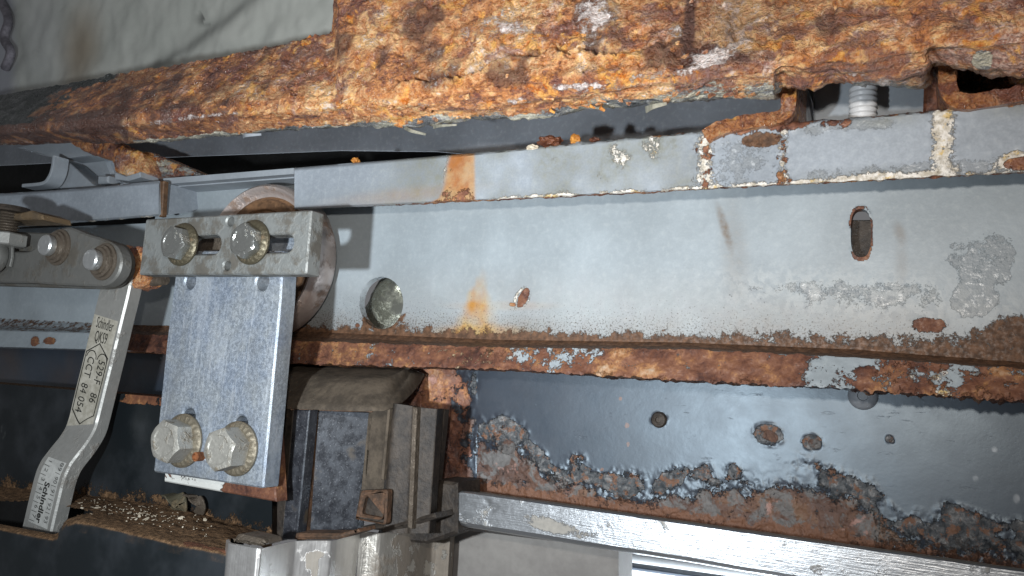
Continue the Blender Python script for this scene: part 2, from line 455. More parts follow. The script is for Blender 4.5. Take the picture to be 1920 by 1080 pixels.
def matte(name, a, b, scale=120, rough=.85, bumpd=.0006, spec=.3, speck=None):
    g = NT(name)
    nA = g.noise(scale, 6, .68); nB = g.noise(scale * 5, 4, .65)
    c = g.mix(g.mr(g.ma('ADD', g.ma('MULTIPLY', nA, .7), g.ma('MULTIPLY', nB, .3)), .38, .64), a, b)
    if speck: c = g.mix(g.mr(g.noise(scale * 7, 3, .7), .66, .7), c, speck)
    return g.out(c, rough, 0., g.bump(g.ma('ADD', nA, g.ma('MULTIPLY', nB, .5)), bumpd, .9), Specular_IOR_Level=spec)

def dark_paint(name):
    g = NT(name)
    r, cr, d, st = g.attr('M'); du, sc_, wh, _ = g.attr('K')
    nA = g.noise(110, 6, .65); nB = g.noise(420, 6, .68); nC = g.noise(22, 4, .6); nD = g.noise(1300, 3, .6)
    c = g.mix(g.mr(nC, .35, .65), (.021, .029, .044), (.034, .046, .066))
    c = g.mix(g.ma('MULTIPLY', g.mr(g.noise(900, 3, .7), .68, .74), .3), c, (.16, .16, .16))
    scr = g.mr(g.noise(300, 5, .7, .3, None, (.3, 1, 1.6)), .62, .72)
    c = g.mix(g.ma('MULTIPLY', scr, .08), c, (.012, .013, .016))
    dum = g.ma('MULTIPLY', du, g.mr(nA, .2, .7, .4, 1.))
    c = g.mix(dum, c, g.mix(nB, (.075, .045, .025), (.17, .10, .055)))
    c = g.mix(wh, c, (.36, .37, .39))
    crm = thr(g, cr, g.noise(190, 7, .74, .6), .9, .4, .52)
    c = g.mix(g.ma('MULTIPLY', crm, .9), c, g.ramp(g.noise(350, 6, .7, .5), [(.36, (.025, .026, .028)), (.46, (.07, .072, .075)), (.55, (.15, .15, .15)), (.65, (.34, .33, .32))]))
    rc, rf, rn2, rn3 = rust_col(g)
    c = g.mix(g.ma('MULTIPLY', crm, g.mr(g.noise(260, 6, .72), .52, .58)), c, g.mix(nB, (.10, .045, .025), (.34, .17, .09)))
    rm = thr(g, r, g.noise(150, 7, .68, .3), 1.25, .46, .56)
    grey = g.mr(g.noise(150, 6, .7, .4), .49, .57)
    rcc = g.mix(g.ma('MULTIPLY', grey, g.mf(sc_, .85, .2)), g.mix(g.mf(sc_, .75, .0), rc, (.08, .045, .028)), g.mix(nB, (.05, .05, .052), (.26, .25, .235)))
    pk = g.mr(g.noise(85, 6, .68), .58, .64); rcc = g.mix(g.ma('MULTIPLY', pk, .7), rcc, g.mix(nB, (.30, .11, .07), (.62, .40, .34)))
    c = g.mix(rm, c, rcc)
    dm = thr(g, d, nB, .8, .4, .6); c = g.mix(dm, c, g.mix(nB, (.10, .04, .018), (.24, .10, .04)))
    st_m = thr(g, st, nB, 1., .4, .6); c = g.mix(g.ma('MULTIPLY', st_m, .8), c, (.20, .085, .035))
    ro = g.mf(g.ma('MAXIMUM', rm, g.ma('MAXIMUM', dm, dum)), g.ma('ADD', .335, g.ma('MULTIPLY', nA, .12)), .72)
    ro = g.mf(crm, ro, g.mr(nB, .4, .6, .75, .42))
    h = g.ma('ADD', g.ma('MULTIPLY', nB, .05), g.ma('ADD', g.ma('MULTIPLY', crm, g.ma('MULTIPLY', nB, 1.6)), g.ma('ADD', g.ma('MULTIPLY', rm, g.ma('ADD', .2, g.ma('MULTIPLY', rn2, 1.6))), g.ma('MULTIPLY', scr, -.03))))
    return g.out(c, ro, 0., g.bump(h, .0009, 1.), Specular_IOR_Level=1., Specular_Tint=(.74, .89, 1., 1.))

def zinc_mat(name):
    g = NT(name)
    nA = g.noise(60, 5, .6); nB = g.noise(800, 6, .85, .6); nC = g.noise(300, 4, .6, 0, None, (2.5, 1, .22)); nE = g.noise(240, 6, .8, .3)
    nS = g.noise(45, 5, .65, .3, None, (1.6, 1, .25))
    c = g.mix(g.mr(nA, .36, .64), (.27, .325, .41), (.36, .395, .42))
    c = g.mix(g.mr(nB, .40, .62), g.mix(.36, c, (.10, .13, .18)), g.mix(.30, c, (.62, .70, .80)))
    c = g.mix(g.ma('MULTIPLY', g.mr(nS, .50, .66), .45), c, (.22, .235, .245)); c = g.mix(g.ma('MULTIPLY', g.mr(nS, .46, .36), .35), c, (.60, .66, .73))  # darker smudge streaks, then pale streaks painted as highlights
    c = g.mix(g.ma('MULTIPLY', g.mr(nE, .50, .64), .25), c, (.52, .56, .57))
    c = g.mix(g.ma('MULTIPLY', g.mr(nC, .58, .68), .35), c, (.66, .70, .74))
    ro = g.mf(g.mr(nB, .42, .62), .34, .55)
    return g.out(c, ro, .5, g.bump(g.ma('ADD', nB, g.ma('MULTIPLY', nC, .6)), .00022, .8))

def dusty_top(name):
    """dark green-black paint; dust lies where the surface faces up"""
    g = NT(name)
    nrm = g.node('ShaderNodeSeparateXYZ', {0: g.node('ShaderNodeNewGeometry').outputs['Normal']}).outputs[2]
    r, cr, d, st = g.attr('M')
    nA = g.noise(120, 6, .65); nB = g.noise(600, 5, .68)
    c = g.mix(g.mr(g.noise(35, 4, .6), .4, .65), (.009, .012, .014), (.024, .028, .032))
    sm = g.mr(g.noise(70, 4, .6, .8, None, (1, 1, .35)), .66, .71); c = g.mix(g.ma('MULTIPLY', sm, .4), c, (.07, .075, .075))
    dm = g.ma('MAXIMUM', g.mr(g.ma('ADD', nrm, g.ma('MULTIPLY', g.ma('SUBTRACT', nA, .5), .35)), .25, .6), thr(g, d, nA, .9, .4, .6))
    c = g.mix(dm, c, g.ramp(nB, [(.32, (.045, .026, .014)), (.5, (.13, .075, .038)), (.68, (.25, .15, .08))]))
    rc, rf, n2, n3 = rust_col(g); rm = thr(g, r, nA, 1.1, .45, .56); c = g.mix(rm, c, g.mix(.55, rc, (.07, .035, .02)))
    ro = g.mf(g.ma('MAXIMUM', dm, rm), .38, .9)
    h = g.ma('ADD', g.ma('MULTIPLY', g.ma('MULTIPLY', dm, nB), 1.4), g.ma('MULTIPLY', rm, n2))
    return g.out(c, ro, 0., g.bump(h, .0009, .9), Specular_IOR_Level=.22)

M_paint = painted('grey_paint', (.315, .362, .392))
M_rail = painted('rail_grey_paint', (.30, .34, .385), .14, smear=(.165, .165, .12), rustk=1., grain=.88, stain=((.48, .25, .065), (.36, .14, .04)))
M_greyb = painted('blue_grey_paint', (.15, .165, .185), .15, .5)
M_plain = painted('plain_grey_paint', (.30, .335, .37), .10, .45)
M_rust = heavy_rust('heavy_rust')
M_dark = dark_paint('dark_blue_paint')
M_zinc = zinc_mat('blue_zinc')
M_dusty = dusty_top('dusty_dark_paint')
M_bar = metal('stained_grey_steel', (.26, .275, .27), .5, .45, .55, (.075, .065, .05), 150, None, .0003, .2)
M_lever = metal('dull_lever_steel', (.165, .165, .155), .5, .4, .4, (.08, .07, .055), 90)
M_arm = metal('arm_steel', (.36, .36, .34), .45, .5, .25, (.14, .12, .10), 110)
M_bolt = metal('bolt_steel', (.40, .41, .39), .22, .85, .12, (.16, .13, .08), 260, None, .0003)
M_boltd = metal('dirty_bolt_steel', (.42, .41, .37), .46, .55, .25, (.14, .11, .07), 240, None, .0004)
M_wash = metal('yellow_zinc_washer', (.12, .105, .07), .42, .6, .3, (.13, .09, .05), 260)
M_washg = metal('old_washer', (.20, .175, .13), .5, .55, .3, (.13, .09, .05), 260)
M_pin = metal('pin_steel', (.62, .64, .64), .32, .85, .12, (.2, .18, .15), 200)
M_pinb = metal('greasy_brown_steel', (.14, .115, .09), .42, .5, .4, (.06, .045, .03), 200)
M_roll = metal('roller_rim_steel', (.56, .49, .46), .36, .55, .28, (.18, .11, .07), 120)
M_rolb = matte('roller_brown_face', (.07, .038, .02), (.22, .12, .06), 90, .55, .0004, .5)
M_alu = metal('brushed_aluminium', (.42, .44, .46), .31, .88, .04, (.30, .28, .24), 120, (.25, 1, 6), .0002, .08)
M_steel = metal('brushed_stainless', (.76, .75, .73), .36, .95, .03, (.2, .17, .13), 110, (5, 1, .15), .0001, .08)
M_steeld = metal('dusty_stainless', (.46, .44, .40), .38, .75, .42, (.15, .12, .09), 90, (5, 1, .2), .0003, .15)
M_brown = matte('brown_grime', (.052, .042, .032), (.112, .09, .067), 90, .8, .0006)
M_brownd = matte('dark_brown_grime', (.017, .014, .012), (.056, .044, .034), 130, .6, .0006, .4)
M_rusty = matte('flat_rust', (.12, .045, .02), (.34, .13, .05), 150, .85, .0009, .3, (.5, .25, .12))
M_seam = matte('brown_rust_seam', (.045, .028, .018), (.15, .08, .045), 160, .7, .0006, .4)
M_conc = None
M_black = matte('shade_black', (.006, .006, .006), (.012, .012, .012), 50, .9)  # painted darkness for the shaft and the channel inside
M_label = matte('label_foil', (.28, .265, .215), (.46, .44, .38), 110, .42, .00005, .5)
M_label2 = matte('date_label_foil', (.33, .335, .32), (.50, .505, .48), 110, .4, .00005, .5)
M_ink = matte('black_ink', (.012, .012, .012), (.035, .035, .03), 260, .6, .00002, .3, (.22, .21, .18))
M_inkg = matte('faded_ink', (.05, .05, .05), (.13, .13, .12), 300, .6, .00002)
M_white = matte('pale_wall_paint', (.62, .66, .68), (.70, .73, .75), 20, .6, .0001)
M_door = matte('grey_door_paint', (.20, .19, .18), (.26, .25, .235), 40, .5, .0001)
M_flake = matte('pale_flake', (.45, .38, .28), (.75, .68, .55), 400, .8, .0002)
M_cflake = matte('curled_paint_flake', (.16, .16, .13), (.32, .31, .25), 200, .7, .0003)
M_crumb = matte('orange_rust_crumb', (.36, .12, .02), (.68, .32, .06), 400, .5, .0006, .5)
M_crumbd = matte('red_brown_crumb', (.07, .022, .012), (.20, .07, .03), 400, .4, .0006, .6)

# concrete
g = NT('shaft_concrete')
d_, s_, t_, _q = g.attr('M')
cA = g.noise(16, 6, .62); cB = g.noise(90, 5, .6); cC = g.noise(9, 5, .6, .7)
c = g.mix(g.mr(cA, .35, .65), (.45, .475, .44), (.55, .57, .53))
c = g.mix(g.ma('MULTIPLY', g.mr(g.noise(34, 3, .6, 1.2), .66, .74), .12), c, (.16, .155, .13))
c = g.mix(s_, c, (.24, .165, .09)); c = g.mix(d_, c, (.10, .105, .10)); c = g.mix(t_, c, (.27, .28, .33))
M_conc = g.out(c, .8, 0., g.bump(g.ma('ADD', cA, g.ma('MULTIPLY', cB, .3)), .001, .5))

def M4(u): return np.zeros((u.size, 4), np.float32)
STEP = 2.1
# ================================================================== THE SETTING BEHIND
xs = np.arange(-160, 760, 3.)
R = loft([line(xs, lambda x: -160 + 0 * x, .06), line(xs, lin([(-160, 250), (0, 240), (240, 215), (760, 130)]), .06)], [60])
u, v = UV(R.reshape(-1, 3)); m = M4(u)
ln = np.interp(v, [-10, 40, 90, 135, 160], [490, 430, 360, 285, 200])
nz = fbm(R.reshape(-1, 3) * 40, 3)
m[:, 0] = np.clip(np.exp(-((u - ln + 12 * nz) / 22) ** 2) * .5 * (v < 150) + .8 * ell(u, v, 395, 30, 26, 14, -20) * (nz > -.05) + .35 * ss(v, 95, 175) * (u > 290), 0, 1)
m[:, 1] = .65 * ell(u, v, 150, 95, 30, 70, 8, .9)
m[:, 2] = np.clip(.8 * (1 - ss(u, 15, 40)) + .25 * ell(u, v, 75, 60, 40, 120, 0, .9), 0, 1)
dep = -0.004 * ss(u - ln, -40, 40) + .002 * nz
R2 = R.copy(); R2[..., 1] += dep.reshape(R.shape[:2])
o = sheet('shaft_wall', R2, M_conc, masks={'M': m}, cap=False)
tag(o, 'grey green concrete shaft wall with scuffs, top left behind the rusty beam', 'wall', kind='structure')
# old cable stub at the far left of the concrete
pth = catmull([P(-8, -10, .055), P(8, 14, .054), P(16, 40, .051), P(8, 72, .050), P(20, 98, .050), P(10, 128, .054)], 6)
def tube(name, path, r, mat, parent=None, n=10):
    p = np.array(path); T = np.gradient(p, axis=0); T /= np.linalg.norm(T, axis=1)[:, None]
    V, F = [], []; r = np.broadcast_to(r, (len(p),))
    A = np.cross(T, (0, 1, 0.01)); A /= np.linalg.norm(A, axis=1)[:, None]; B = np.cross(T, A)
    for i in range(len(p)):
        for k in range(n):
            a = 2 * math.pi * k / n; V.append(p[i] + r[i] * (A[i] * math.cos(a) + B[i] * math.sin(a)))
    for i in range(len(p) - 1):
        for k in range(n):
            a, b = i * n + k, i * n + (k + 1) % n; F.append([a, b, b + n, a + n])
    F.append(list(range(n))); F.append(list(range((len(p) - 1) * n, len(p) * n)))
    return mesh(name, V, F, mat, parent, 40)
o = tube('cable_stub', pth, .0030, matte('lilac_sleeve', (.10, .095, .11), (.19, .18, .205), 120, .6, .001))
tag(o, 'twisted dark grey cable stub on the concrete at the far left top', 'cable')
# black sheet that puts the shaft's darkness into colour
xs = np.arange(-260, 3000, 40.)
o = sheet('shaft_dark_sheet', loft([line(xs, lin([(-260, 262), (2300, 40)]), .10), line(xs, lin([(-260, 470), (2300, 300)]), .10)], [4]), M_black, cap=False)
tag(o, 'black sheet standing in for the unlit shaft space behind the track', 'dark sheet', kind='structure')

# grey plate in the gap above the rail, its lower edge rolled back
xs = np.arange(-200, 1500, 6.)
gt = lin([(-200, 190), (300, 170), (640, 140), (1500, 60)])
g1 = lin([(-200, 322), (0, 310), (330, 294), (640, 282), (820, 284), (1000, 300), (1500, 260)])
g2 = lambda x: g1(x) + 1
A = line(xs, gt, .032); B = line(xs, g1, .032); Cc = line(xs, g2, .0325); D = Cc.copy(); D[:, 1] += .010; D[:, 2] += .006
E = A.copy(); E[:, 1] += .012
R = loft([E, A, B, (B + Cc) / 2, Cc, D], [1, 14, 4, 4, 3])
o = sheet('backing_plate', R, M_greyb, masks={'K': np.tile(np.array([[0, 0, .10, 0]], np.float32), (R.shape[0] * R.shape[1], 1))})
tag(o, 'blue grey plate in the dark gap under the rusty beam', 'plate')

# ================================================================== TRACK PLATE
xs = np.concatenate([np.arange(-170, 2110, STEP), np.arange(2116, 2800, 9.)])
c_top = lin([(-170, 438), (290, 418), (296, 352), (430, 343), (2110, 215)])
c_in = lin([(-170, 592), (0, 598), (250, 611), (560, 621), (930, 637), (1280, 642), (1600, 655), (1920, 680), (2110, 693)])
c_edge = lin([(-170, 612), (0, 620), (250, 627), (560, 640), (930, 652), (1280, 656), (1600, 671), (1920, 693), (2110, 706)])
c_bot = lin([(-170, 645), (0, 650), (250, 657), (545, 680), (930, 690), (1280, 711), (1600, 727), (1920, 748), (2110, 760)])
l0 = line(xs, c_top, 0.); l1 = line(xs, c_in, 0.)
l2 = line(xs, lambda x: c_in(x) * .45 + c_edge(x) * .55, -.0035); l3 = line(xs, c_edge, -.012); l4 = line(xs, c_bot, -.0155)
l5 = l4.copy(); l5[:, 1] = .004; l6 = l0.copy(); l6[:, 1] = .004
R = loft([l6, l0, l1, l2, l3, l4, l5], [1, 150, 5, 5, 22, 3])
V = R.reshape(-1, 3); u, v = UV(V); m = M4(u); k = M4(u)
nz = fbm(V * 130, 4); nf = fbm(V * 420, 3); nl = fbm(V * 35, 3)
nr = R.shape[0]; row = np.repeat(np.arange(nr), R.shape[1])
face = row <= 152; lip = row > 160
ci = c_in(u)
hgt = np.interp(u, [0, 300, 600, 700, 930, 1100, 1280, 1450, 1600, 1750, 1920], [6, 12, 14, 26, 22, 22, 26, 30, 34, 40, 70])
dd = (ci - v) / hgt
m[:, 2] = np.where(row >= 150, 1.0 * (row < 164), np.clip(.95 - .62 * dd + .35 * nz, 0, 1) * (dd < 2.0) * (u > 540)) * np.where(u < 240, .55, 1)
k[:, 2] = np.where(face, np.clip(1 - (ci - v) / 150, 0, 1) * .62 * (u > 560) + .12 + .25 * ss(v, 100, 0) , 0)
k[:, 2] += face * .45 * np.exp(-((v - (365 - .06 * (u - 900))) / 26) ** 2) * (u > 600)
# stains on the face
hw = np.interp(v, [495, 512, 540, 556, 600, 640], [4, 9, 13, 22, 34, 46]); cx = np.interp(v, [495, 640], [905, 893])
dr = (1 - ss(np.abs(u - cx + 12 * nz + 10 * nl) / hw, .35, 1.35)) * ss(v, 492, 575) * face * np.clip(.75 + .6 * nz, .2, 1)
m[:, 3] = np.clip(dr * .85 + .16 * ell(u, v, 940, 573, 90, 8) * face + .5 * ell(u, v, 900, 625, 80, 16) * face, 0, 1)
m[:, 3] += face * .10 * ell(u, v, 1180, 590, 500, 60, 2, .9)
ch = np.maximum(ell(u, v, 981, 559, 9, 21, 28, .35), ell(u, v, 961, 571, 7, 4))
m[:, 0] = np.maximum(m[:, 0], ch * 1.0 * face)
m[:, 1] = np.maximum(m[:, 1], face * .78 * (ell(u, v, 979, 559, 15, 26, 28, .3) - ch))
m[:, 0] = np.maximum(m[:, 0], face * np.clip(.95 * ell(u, v, 1742, 610, 32, 15, 0, .5) + .35 * nz, 0, 1) * ell(u, v, 1742, 610, 40, 22, 0, .3))
br = face * np.clip(ell(u, v, 1900, 655, 130, 62, -14, .35) + .45 * nf * (u > 1700) * ss(v, 600, 640), 0, 1)
m[:, 2] = np.maximum(m[:, 2], br * .92)
m[:, 2] = np.maximum(m[:, 2], face * .55 * ell(u, v, 1650, 640, 130, 22, 0, .6))
ringh = np.sqrt(((u - 715) / 45) ** 2 + ((v - 568) / 52) ** 2)
m[:, 2] = np.maximum(m[:, 2], face * np.clip((1.22 - ringh) / .2, 0, 1) * (.2 + .6 * ss(v + 10 * nz, 570, 610)))
m[:, 0] = np.maximum(m[:, 0], face * .8 * ell(u, v, 671, 611, 5, 5))
rings = (np.abs((u - 1614) / 21) ** 2.6 + np.abs((v - 437) / 47) ** 2.6) ** (1 / 2.6)
m[:, 0] = np.maximum(m[:, 0], face * (rings < 1.12) * np.clip(.35 + .3 * (v > 462) + .25 * (u > 1625) + nz * .5, 0, 1))
# silver peeled patch, frosted spatter, smears
pk = (.56 + .25 * nl) * ss(u + 30 * nz, 1745, 1785) * (1 - ss(u + 12 * nz, 1896, 1912)) * ss(v, 405, 470) * (1 - ss(v - .6 * np.clip(u - 1760, 0, 60) + 14 * nz, 480, 520)); pk = np.maximum(pk, .62 * ell(u, v, 1828, 560, 40, 40, 0, .4))
k[:, 0] = face * np.clip(pk + .42 * ell(u, v, 1690, 548, 230, 30, 3, .7) + .28 * ell(u, v, 1450, 560, 300, 34, 2, .8), 0, 1)
k[:, 1] = face * np.clip(.75 * ell(u, v, 1358, 425, 7, 38, -17, .7) + .34 * ell(u, v, 1378, 470, 22, 80, -4, .8) + .5 * ell(u, v, 1687, 436, 9, 18, -20, .8) + .3 * ell(u, v, 1690, 495, 10, 36, 0, .9) + .3 * ell(u, v, 1600, 610, 80, 20, 0, .9), 0, 1)
k[:, 1] = np.maximum(k[:, 1], face * (u > 560) * np.clip((.42 + .5 * nl + .25 * nz) * np.clip(1 - (ci - v) / (50 + 60 * ss(u, 1100, 1600)), 0, 1), 0, .6))
k[:, 3] = face * np.clip(.30 * ell(u, v, 1640, 555, 280, 42, 4, .8) * (nf > -.1) + .18 * np.exp(-((v - (372 - .05 * (u - 900))) / 22) ** 2) * (u > 700) * (u < 1400), 0, 1)
# flange: rust by stretch
am = np.interp(u + (38 * nz + 30 * nl + .5 * (v - c_edge(u))) * (u > 850), [-170, 236, 244, 560, 900, 930, 1010, 1120, 1150, 1500, 1530, 1550, 1640, 1655, 1770, 1785, 1815, 1840, 2100], [.12, .14, .95, .85, .80, .70, .60, .66, .86, .88, .66, .34, .36, .66, .66, .46, .46, .80, .85])
m[:, 0] = np.where(lip, np.clip(am + .22 * nz + .20 * ss(v, c_edge(u) + 26, c_bot(u)) * (u > 900), 0, 1), m[:, 0])
m[:, 0] = np.maximum(m[:, 0], lip * np.maximum(ell(u, v, 66, 640, 9, 10), ell(u, v, 93, 639, 12, 7)))
m[:, 1] = np.where(lip, .62 * (np.abs(u - 1715) < 75) * ss(nf, -.2, .3) + .55 * ss(u, 1780, 1840) * ss(nf, -.2, .4) + .34 * ss(u, 1150, 1250) * (u < 1540) * ss(nz, -.2, .4) + .3 * (np.abs(u - 1040) < 110) + .35 * ss(v, c_bot(u) - 10, c_bot(u)) * (u > 1100), m[:, 1])
m[:, 3] = np.where(lip, .8 * ell(u, v, 880, 668, 70, 30), m[:, 3]); m[:, 2] = np.where(lip, np.clip((.42 + .5 * nl) * (1 - ss(u, 1100, 1400)) * (u > 240) + .25 * (1 - ss(v, c_edge(u), c_edge(u) + 18)), 0, 1), m[:, 2])
# relief
N = normals(R).reshape(-1, 3)
amp = np.where(lip, .00055 * np.clip(m[:, 0], 0, 1), .00028 * np.clip(m[:, 0] + .6 * br, 0, 1))
V2 = V + N * (amp * (fbm(V * 260, 4) * 1.2 + .3))[:, None]
edge_r = (row >= 180) * np.clip(m[:, 0], 0, 1) * (u > 240)
V2[:, 2] -= edge_r * np.abs(fbm(V * 300 * np.array([1, .2, .2]), 4)) * .0016 * np.interp(u, [600, 1500, 1650, 2000], [.5, .6, 1.3, 1.2])
V2[row > 152, 2] += 0
R = V2.reshape(R.shape)
track = sheet('track_plate', R, M_paint, masks={'M': m, 'K': k}, hole=punch([(715, 568, 41, 49, 2, 0), (1614, 437, 19, 45, 2.8, 0)], lambda c: c[:, 1] < .0035), wall=.0035)
tag(track, 'long grey painted track plate with a round hole, a slot and a rusty bottom lip', 'track plate')
# what shows through the holes
c0 = P(745, 560, .020)
hp = np.array([P(690, 650, .022), P(715, 600, .020), P(770, 500, .020), P(800, 440, .022)])
rb = lathe('guide_tube', (0, 0, 0), [(.0085, -.03), (.0088, -.029), (.0088, -.003), (.0095, -.001), (.0095, .006), (.0088, .008), (.0088, .03), (.0085, .031)],
           metal('mottled_tube', (.20, .205, .165), .26, .6, .5, (.035, .036, .03), 170), axis='z', n=40)
rb.location = tuple(P(735, 570, .020)); rb.rotation_euler = (0, math.radians(32), 0)
tag(rb, 'mottled pale green metal tube seen through the round hole of the track plate', 'tube')
pl = plate('slot_strap', pxpoly([(1500, 412), (1700, 412), (1700, 520), (1500, 520)], .0062), .0062, .010, M_brownd)
tag(pl, 'dark strap seen through the upright slot of the track plate', 'strap')

# ================================================================== UPPER RAIL
rail = thing('upper_rail', P(930, 350, -.01), 'upper grey rail with orange rust run and white crusted bands above the track plate', 'rail')
rt = lin([(-170, 376), (0, 363), (150, 353), (300, 339), (552, 315), (880, 287), (1300, 247), (1480, 231), (1730, 209), (1920, 193), (2110, 177)])
rbm = lin([(-170, 437), (0, 429), (60, 424), (300, 405), (552, 393), (880, 378), (1280, 358), (1920, 325), (2110, 315)])
def rail_piece(x0, x1, nm):
    xs = np.arange(x0, x1 + .1, STEP * 1.0)
    if x1 > 2000: xs = np.concatenate([xs, np.arange(2116, 2800, 9.)])
    b0 = line(xs, rt, -.0205); b0[:, 1] = .016; b0[:, 2] += .0006
    a0 = line(xs, lambda x: rt(x) + 0, -.0205); a1 = line(xs, lambda x: rt(x) + 5, -.022); a2 = line(xs, lambda x: rbm(x) - 4, -.022); a3 = line(xs, rbm, -.0205)
    b1 = a3.copy(); b1[:, 1] = -.004; b1[:, 2] += .0056
    R = loft([b0, a0, a1, a2, a3, b1], [6, 2, 46, 2, 4])
    V = R.reshape(-1, 3); u, v = UV(V); m = M4(u); k = M4(u)
    nz = fbm(V * 130, 4); nf = fbm(V * 420, 3); nl = fbm(V * 30, 3)
    row = np.repeat(np.arange(R.shape[0]), R.shape[1]); fr = (row >= 6) & (row <= 56)
    tv = (v - rt(u)) / (rbm(u) - rt(u))
    if x0 > 500:
        # orange rust run
        xl = np.interp(tv, [0, .25, .7, .9, 1], [842, 836, 830, 822, 800]); xr = np.interp(tv, [0, 1], [889, 890])
        run = ss(u, xl - 4, xl + 8) * (1 - ss(u, xr - 3, xr + 4)) * fr
        m[:, 3] = np.clip(run, 0, 1); m[:, 0] = run * np.clip(.12 + .42 * ss(tv, .45, 1) + .3 * nz, 0, 1)
        m[:, 1] = .55 * np.exp(-((u - xl) / 5) ** 2) * fr * (tv < .6)
        # scattered crust
        sc1 = ss(u, 960, 1040) * (1 - ss(u, 1290, 1330))
        m[:, 1] += fr * np.clip(sc1 * (.16 + .62 * ss(nl + .6 * nz, -.15, .55)), 0, 1) * .85
        k[:, 2] = fr * .22 * sc1
        # crusted bands
        for (cx, wd, s, orr) in ((1322, 23, .80, .62), (1468, 15, .62, .72), (1768, 27, .92, .30)):
            off = 8 * nz + (tv - .5) * (-6) + wd * .8 * ss(tv, .75, 1.0)
            b = np.exp(-((u - cx - off * .4) / (wd * (1 + .5 * ss(tv, .7, 1)))) ** 2) * fr
            m[:, 1] = np.maximum(m[:, 1], b * s); m[:, 0] = np.maximum(m[:, 0], b * orr * np.clip(.75 + .8 * nf, 0, 1.3))
        # along the bottom and top edges
        eb = np.exp(-((1 - tv) / .10) ** 2) * ss(u, 780, 1000) * fr
        m[:, 1] = np.maximum(m[:, 1], np.clip(eb * (.75 + .5 * nz) + .5 * np.exp(-((1 - tv) / .26) ** 2) * ell(u, v, 1660, 325, 120, 40, 0, .6) * fr, 0, 1))
        m[:, 0] = np.maximum(m[:, 0], np.clip(ss(tv, .955, .995) * .9 * ss(u, 560, 850) * fr + .0, 0, 1))
        m[:, 0] = np.maximum(m[:, 0], fr * np.clip(np.exp(-(tv / .16) ** 2) * ss(u, 1330, 1370) * (1 - .75 * ss(u, 1560, 1640)) * (.95 + .8 * nz), 0, 1))
        m[:, 0] = np.maximum(m[:, 0], fr * np.exp(-(tv / .05) ** 2) * (.6 + .6 * nz) * ss(u, 900, 1000))
        m[:, 2] = np.maximum(m[:, 2], .95 * ell(u, v, 1428, 262, 40, 15, -4, .35) * fr)
        m[:, 0] = np.maximum(m[:, 0], .95 * ell(u, v, 1915, 306, 34, 13, -8, .4) * fr); m[:, 1] = np.maximum(m[:, 1], .8 * (ell(u, v, 1905, 303, 48, 22, -8, .4)) * fr)
        k[:, 0] = fr * np.clip(.75 * np.clip(1 - np.abs(tv - .12) / .18, 0, 1) * ss(u, 1480, 1520) * (1 - ss(u, 1660, 1700)) + .55 * ss(tv, .62, .85) * ss(u, 1480, 1540), 0, 1)
        k[:, 0] = np.maximum(k[:, 0], fr * .5 * ell(u, v, 1395, 310, 85, 60, 0, .5))
        k[:, 1] = fr * np.clip((.62 + .8 * nl + .3 * nz) * ss(u, 640, 900) * (1 - ss(u, 1290, 1330)) + (.25 + .7 * nl) * ss(u, 1470, 1520) * ss(np.abs(tv - .5), .2, .45) + .22 * ell(u, v, 690, 375, 130, 24, -8, .9), 0, 1)
        m[:, 3] = np.maximum(m[:, 3], fr * .22 * ell(u, v, 760, 366, 110, 12, -6, .9))
    else:
        m[:, 1] = fr * .8 * np.exp(-((1 - tv) / .06) ** 2) * (u > 100) * (.6 + nz)
        k[:, 1] = fr * .3 * ss(tv, .72, .95) * (.5 + nl)
    N = normals(R).reshape(-1, 3)
    V2 = V + N * (.0005 * np.clip(m[:, 0] + .8 * m[:, 1], 0, 1) * (fbm(V * 330, 4) + .35) + .00010 * nl)[:, None]
    V2[:, 2] += np.where((row <= 7) & (u > 860), .0004 * fbm(V * 260, 4), 0)
    o = sheet(nm, V2.reshape(R.shape), M_rail, rail, masks={'M': m, 'K': k})
    return o
rail_piece(552, 2108, 'rail_face')
o = rail_piece(-160, 299, 'rail_face'); o['label'] = 'clean grey left section of the rail'
plate('shaded_rail_return', pxpoly([(299, 339), (307, 339), (303, 405), (297, 406)], -.0205), -.0205, -.0180, M_rolb, rail)  # end return; its brown puts the shadow at the rail end into colour
xs = np.linspace(306, 551, 40)
def strap_(nm, t, b, Y, mat, yb=.012):
    a = line(xs, t, Y); b_ = line(xs, b, Y); a2 = a.copy(); a2[:, 1] = yb; b2 = b_.copy(); b2[:, 1] = yb
    return sheet(nm, loft([a2, a, b_, b2], [1, 4, 1]), mat, rail)
strap_('rail_lip', lin([(300, 335), (551, 315)]), lin([(300, 346), (551, 326)]), -.014, M_plain)
strap_('rail_lip', lin([(300, 348), (551, 328)]), lin([(300, 353), (551, 334)]), -.010, M_plain)

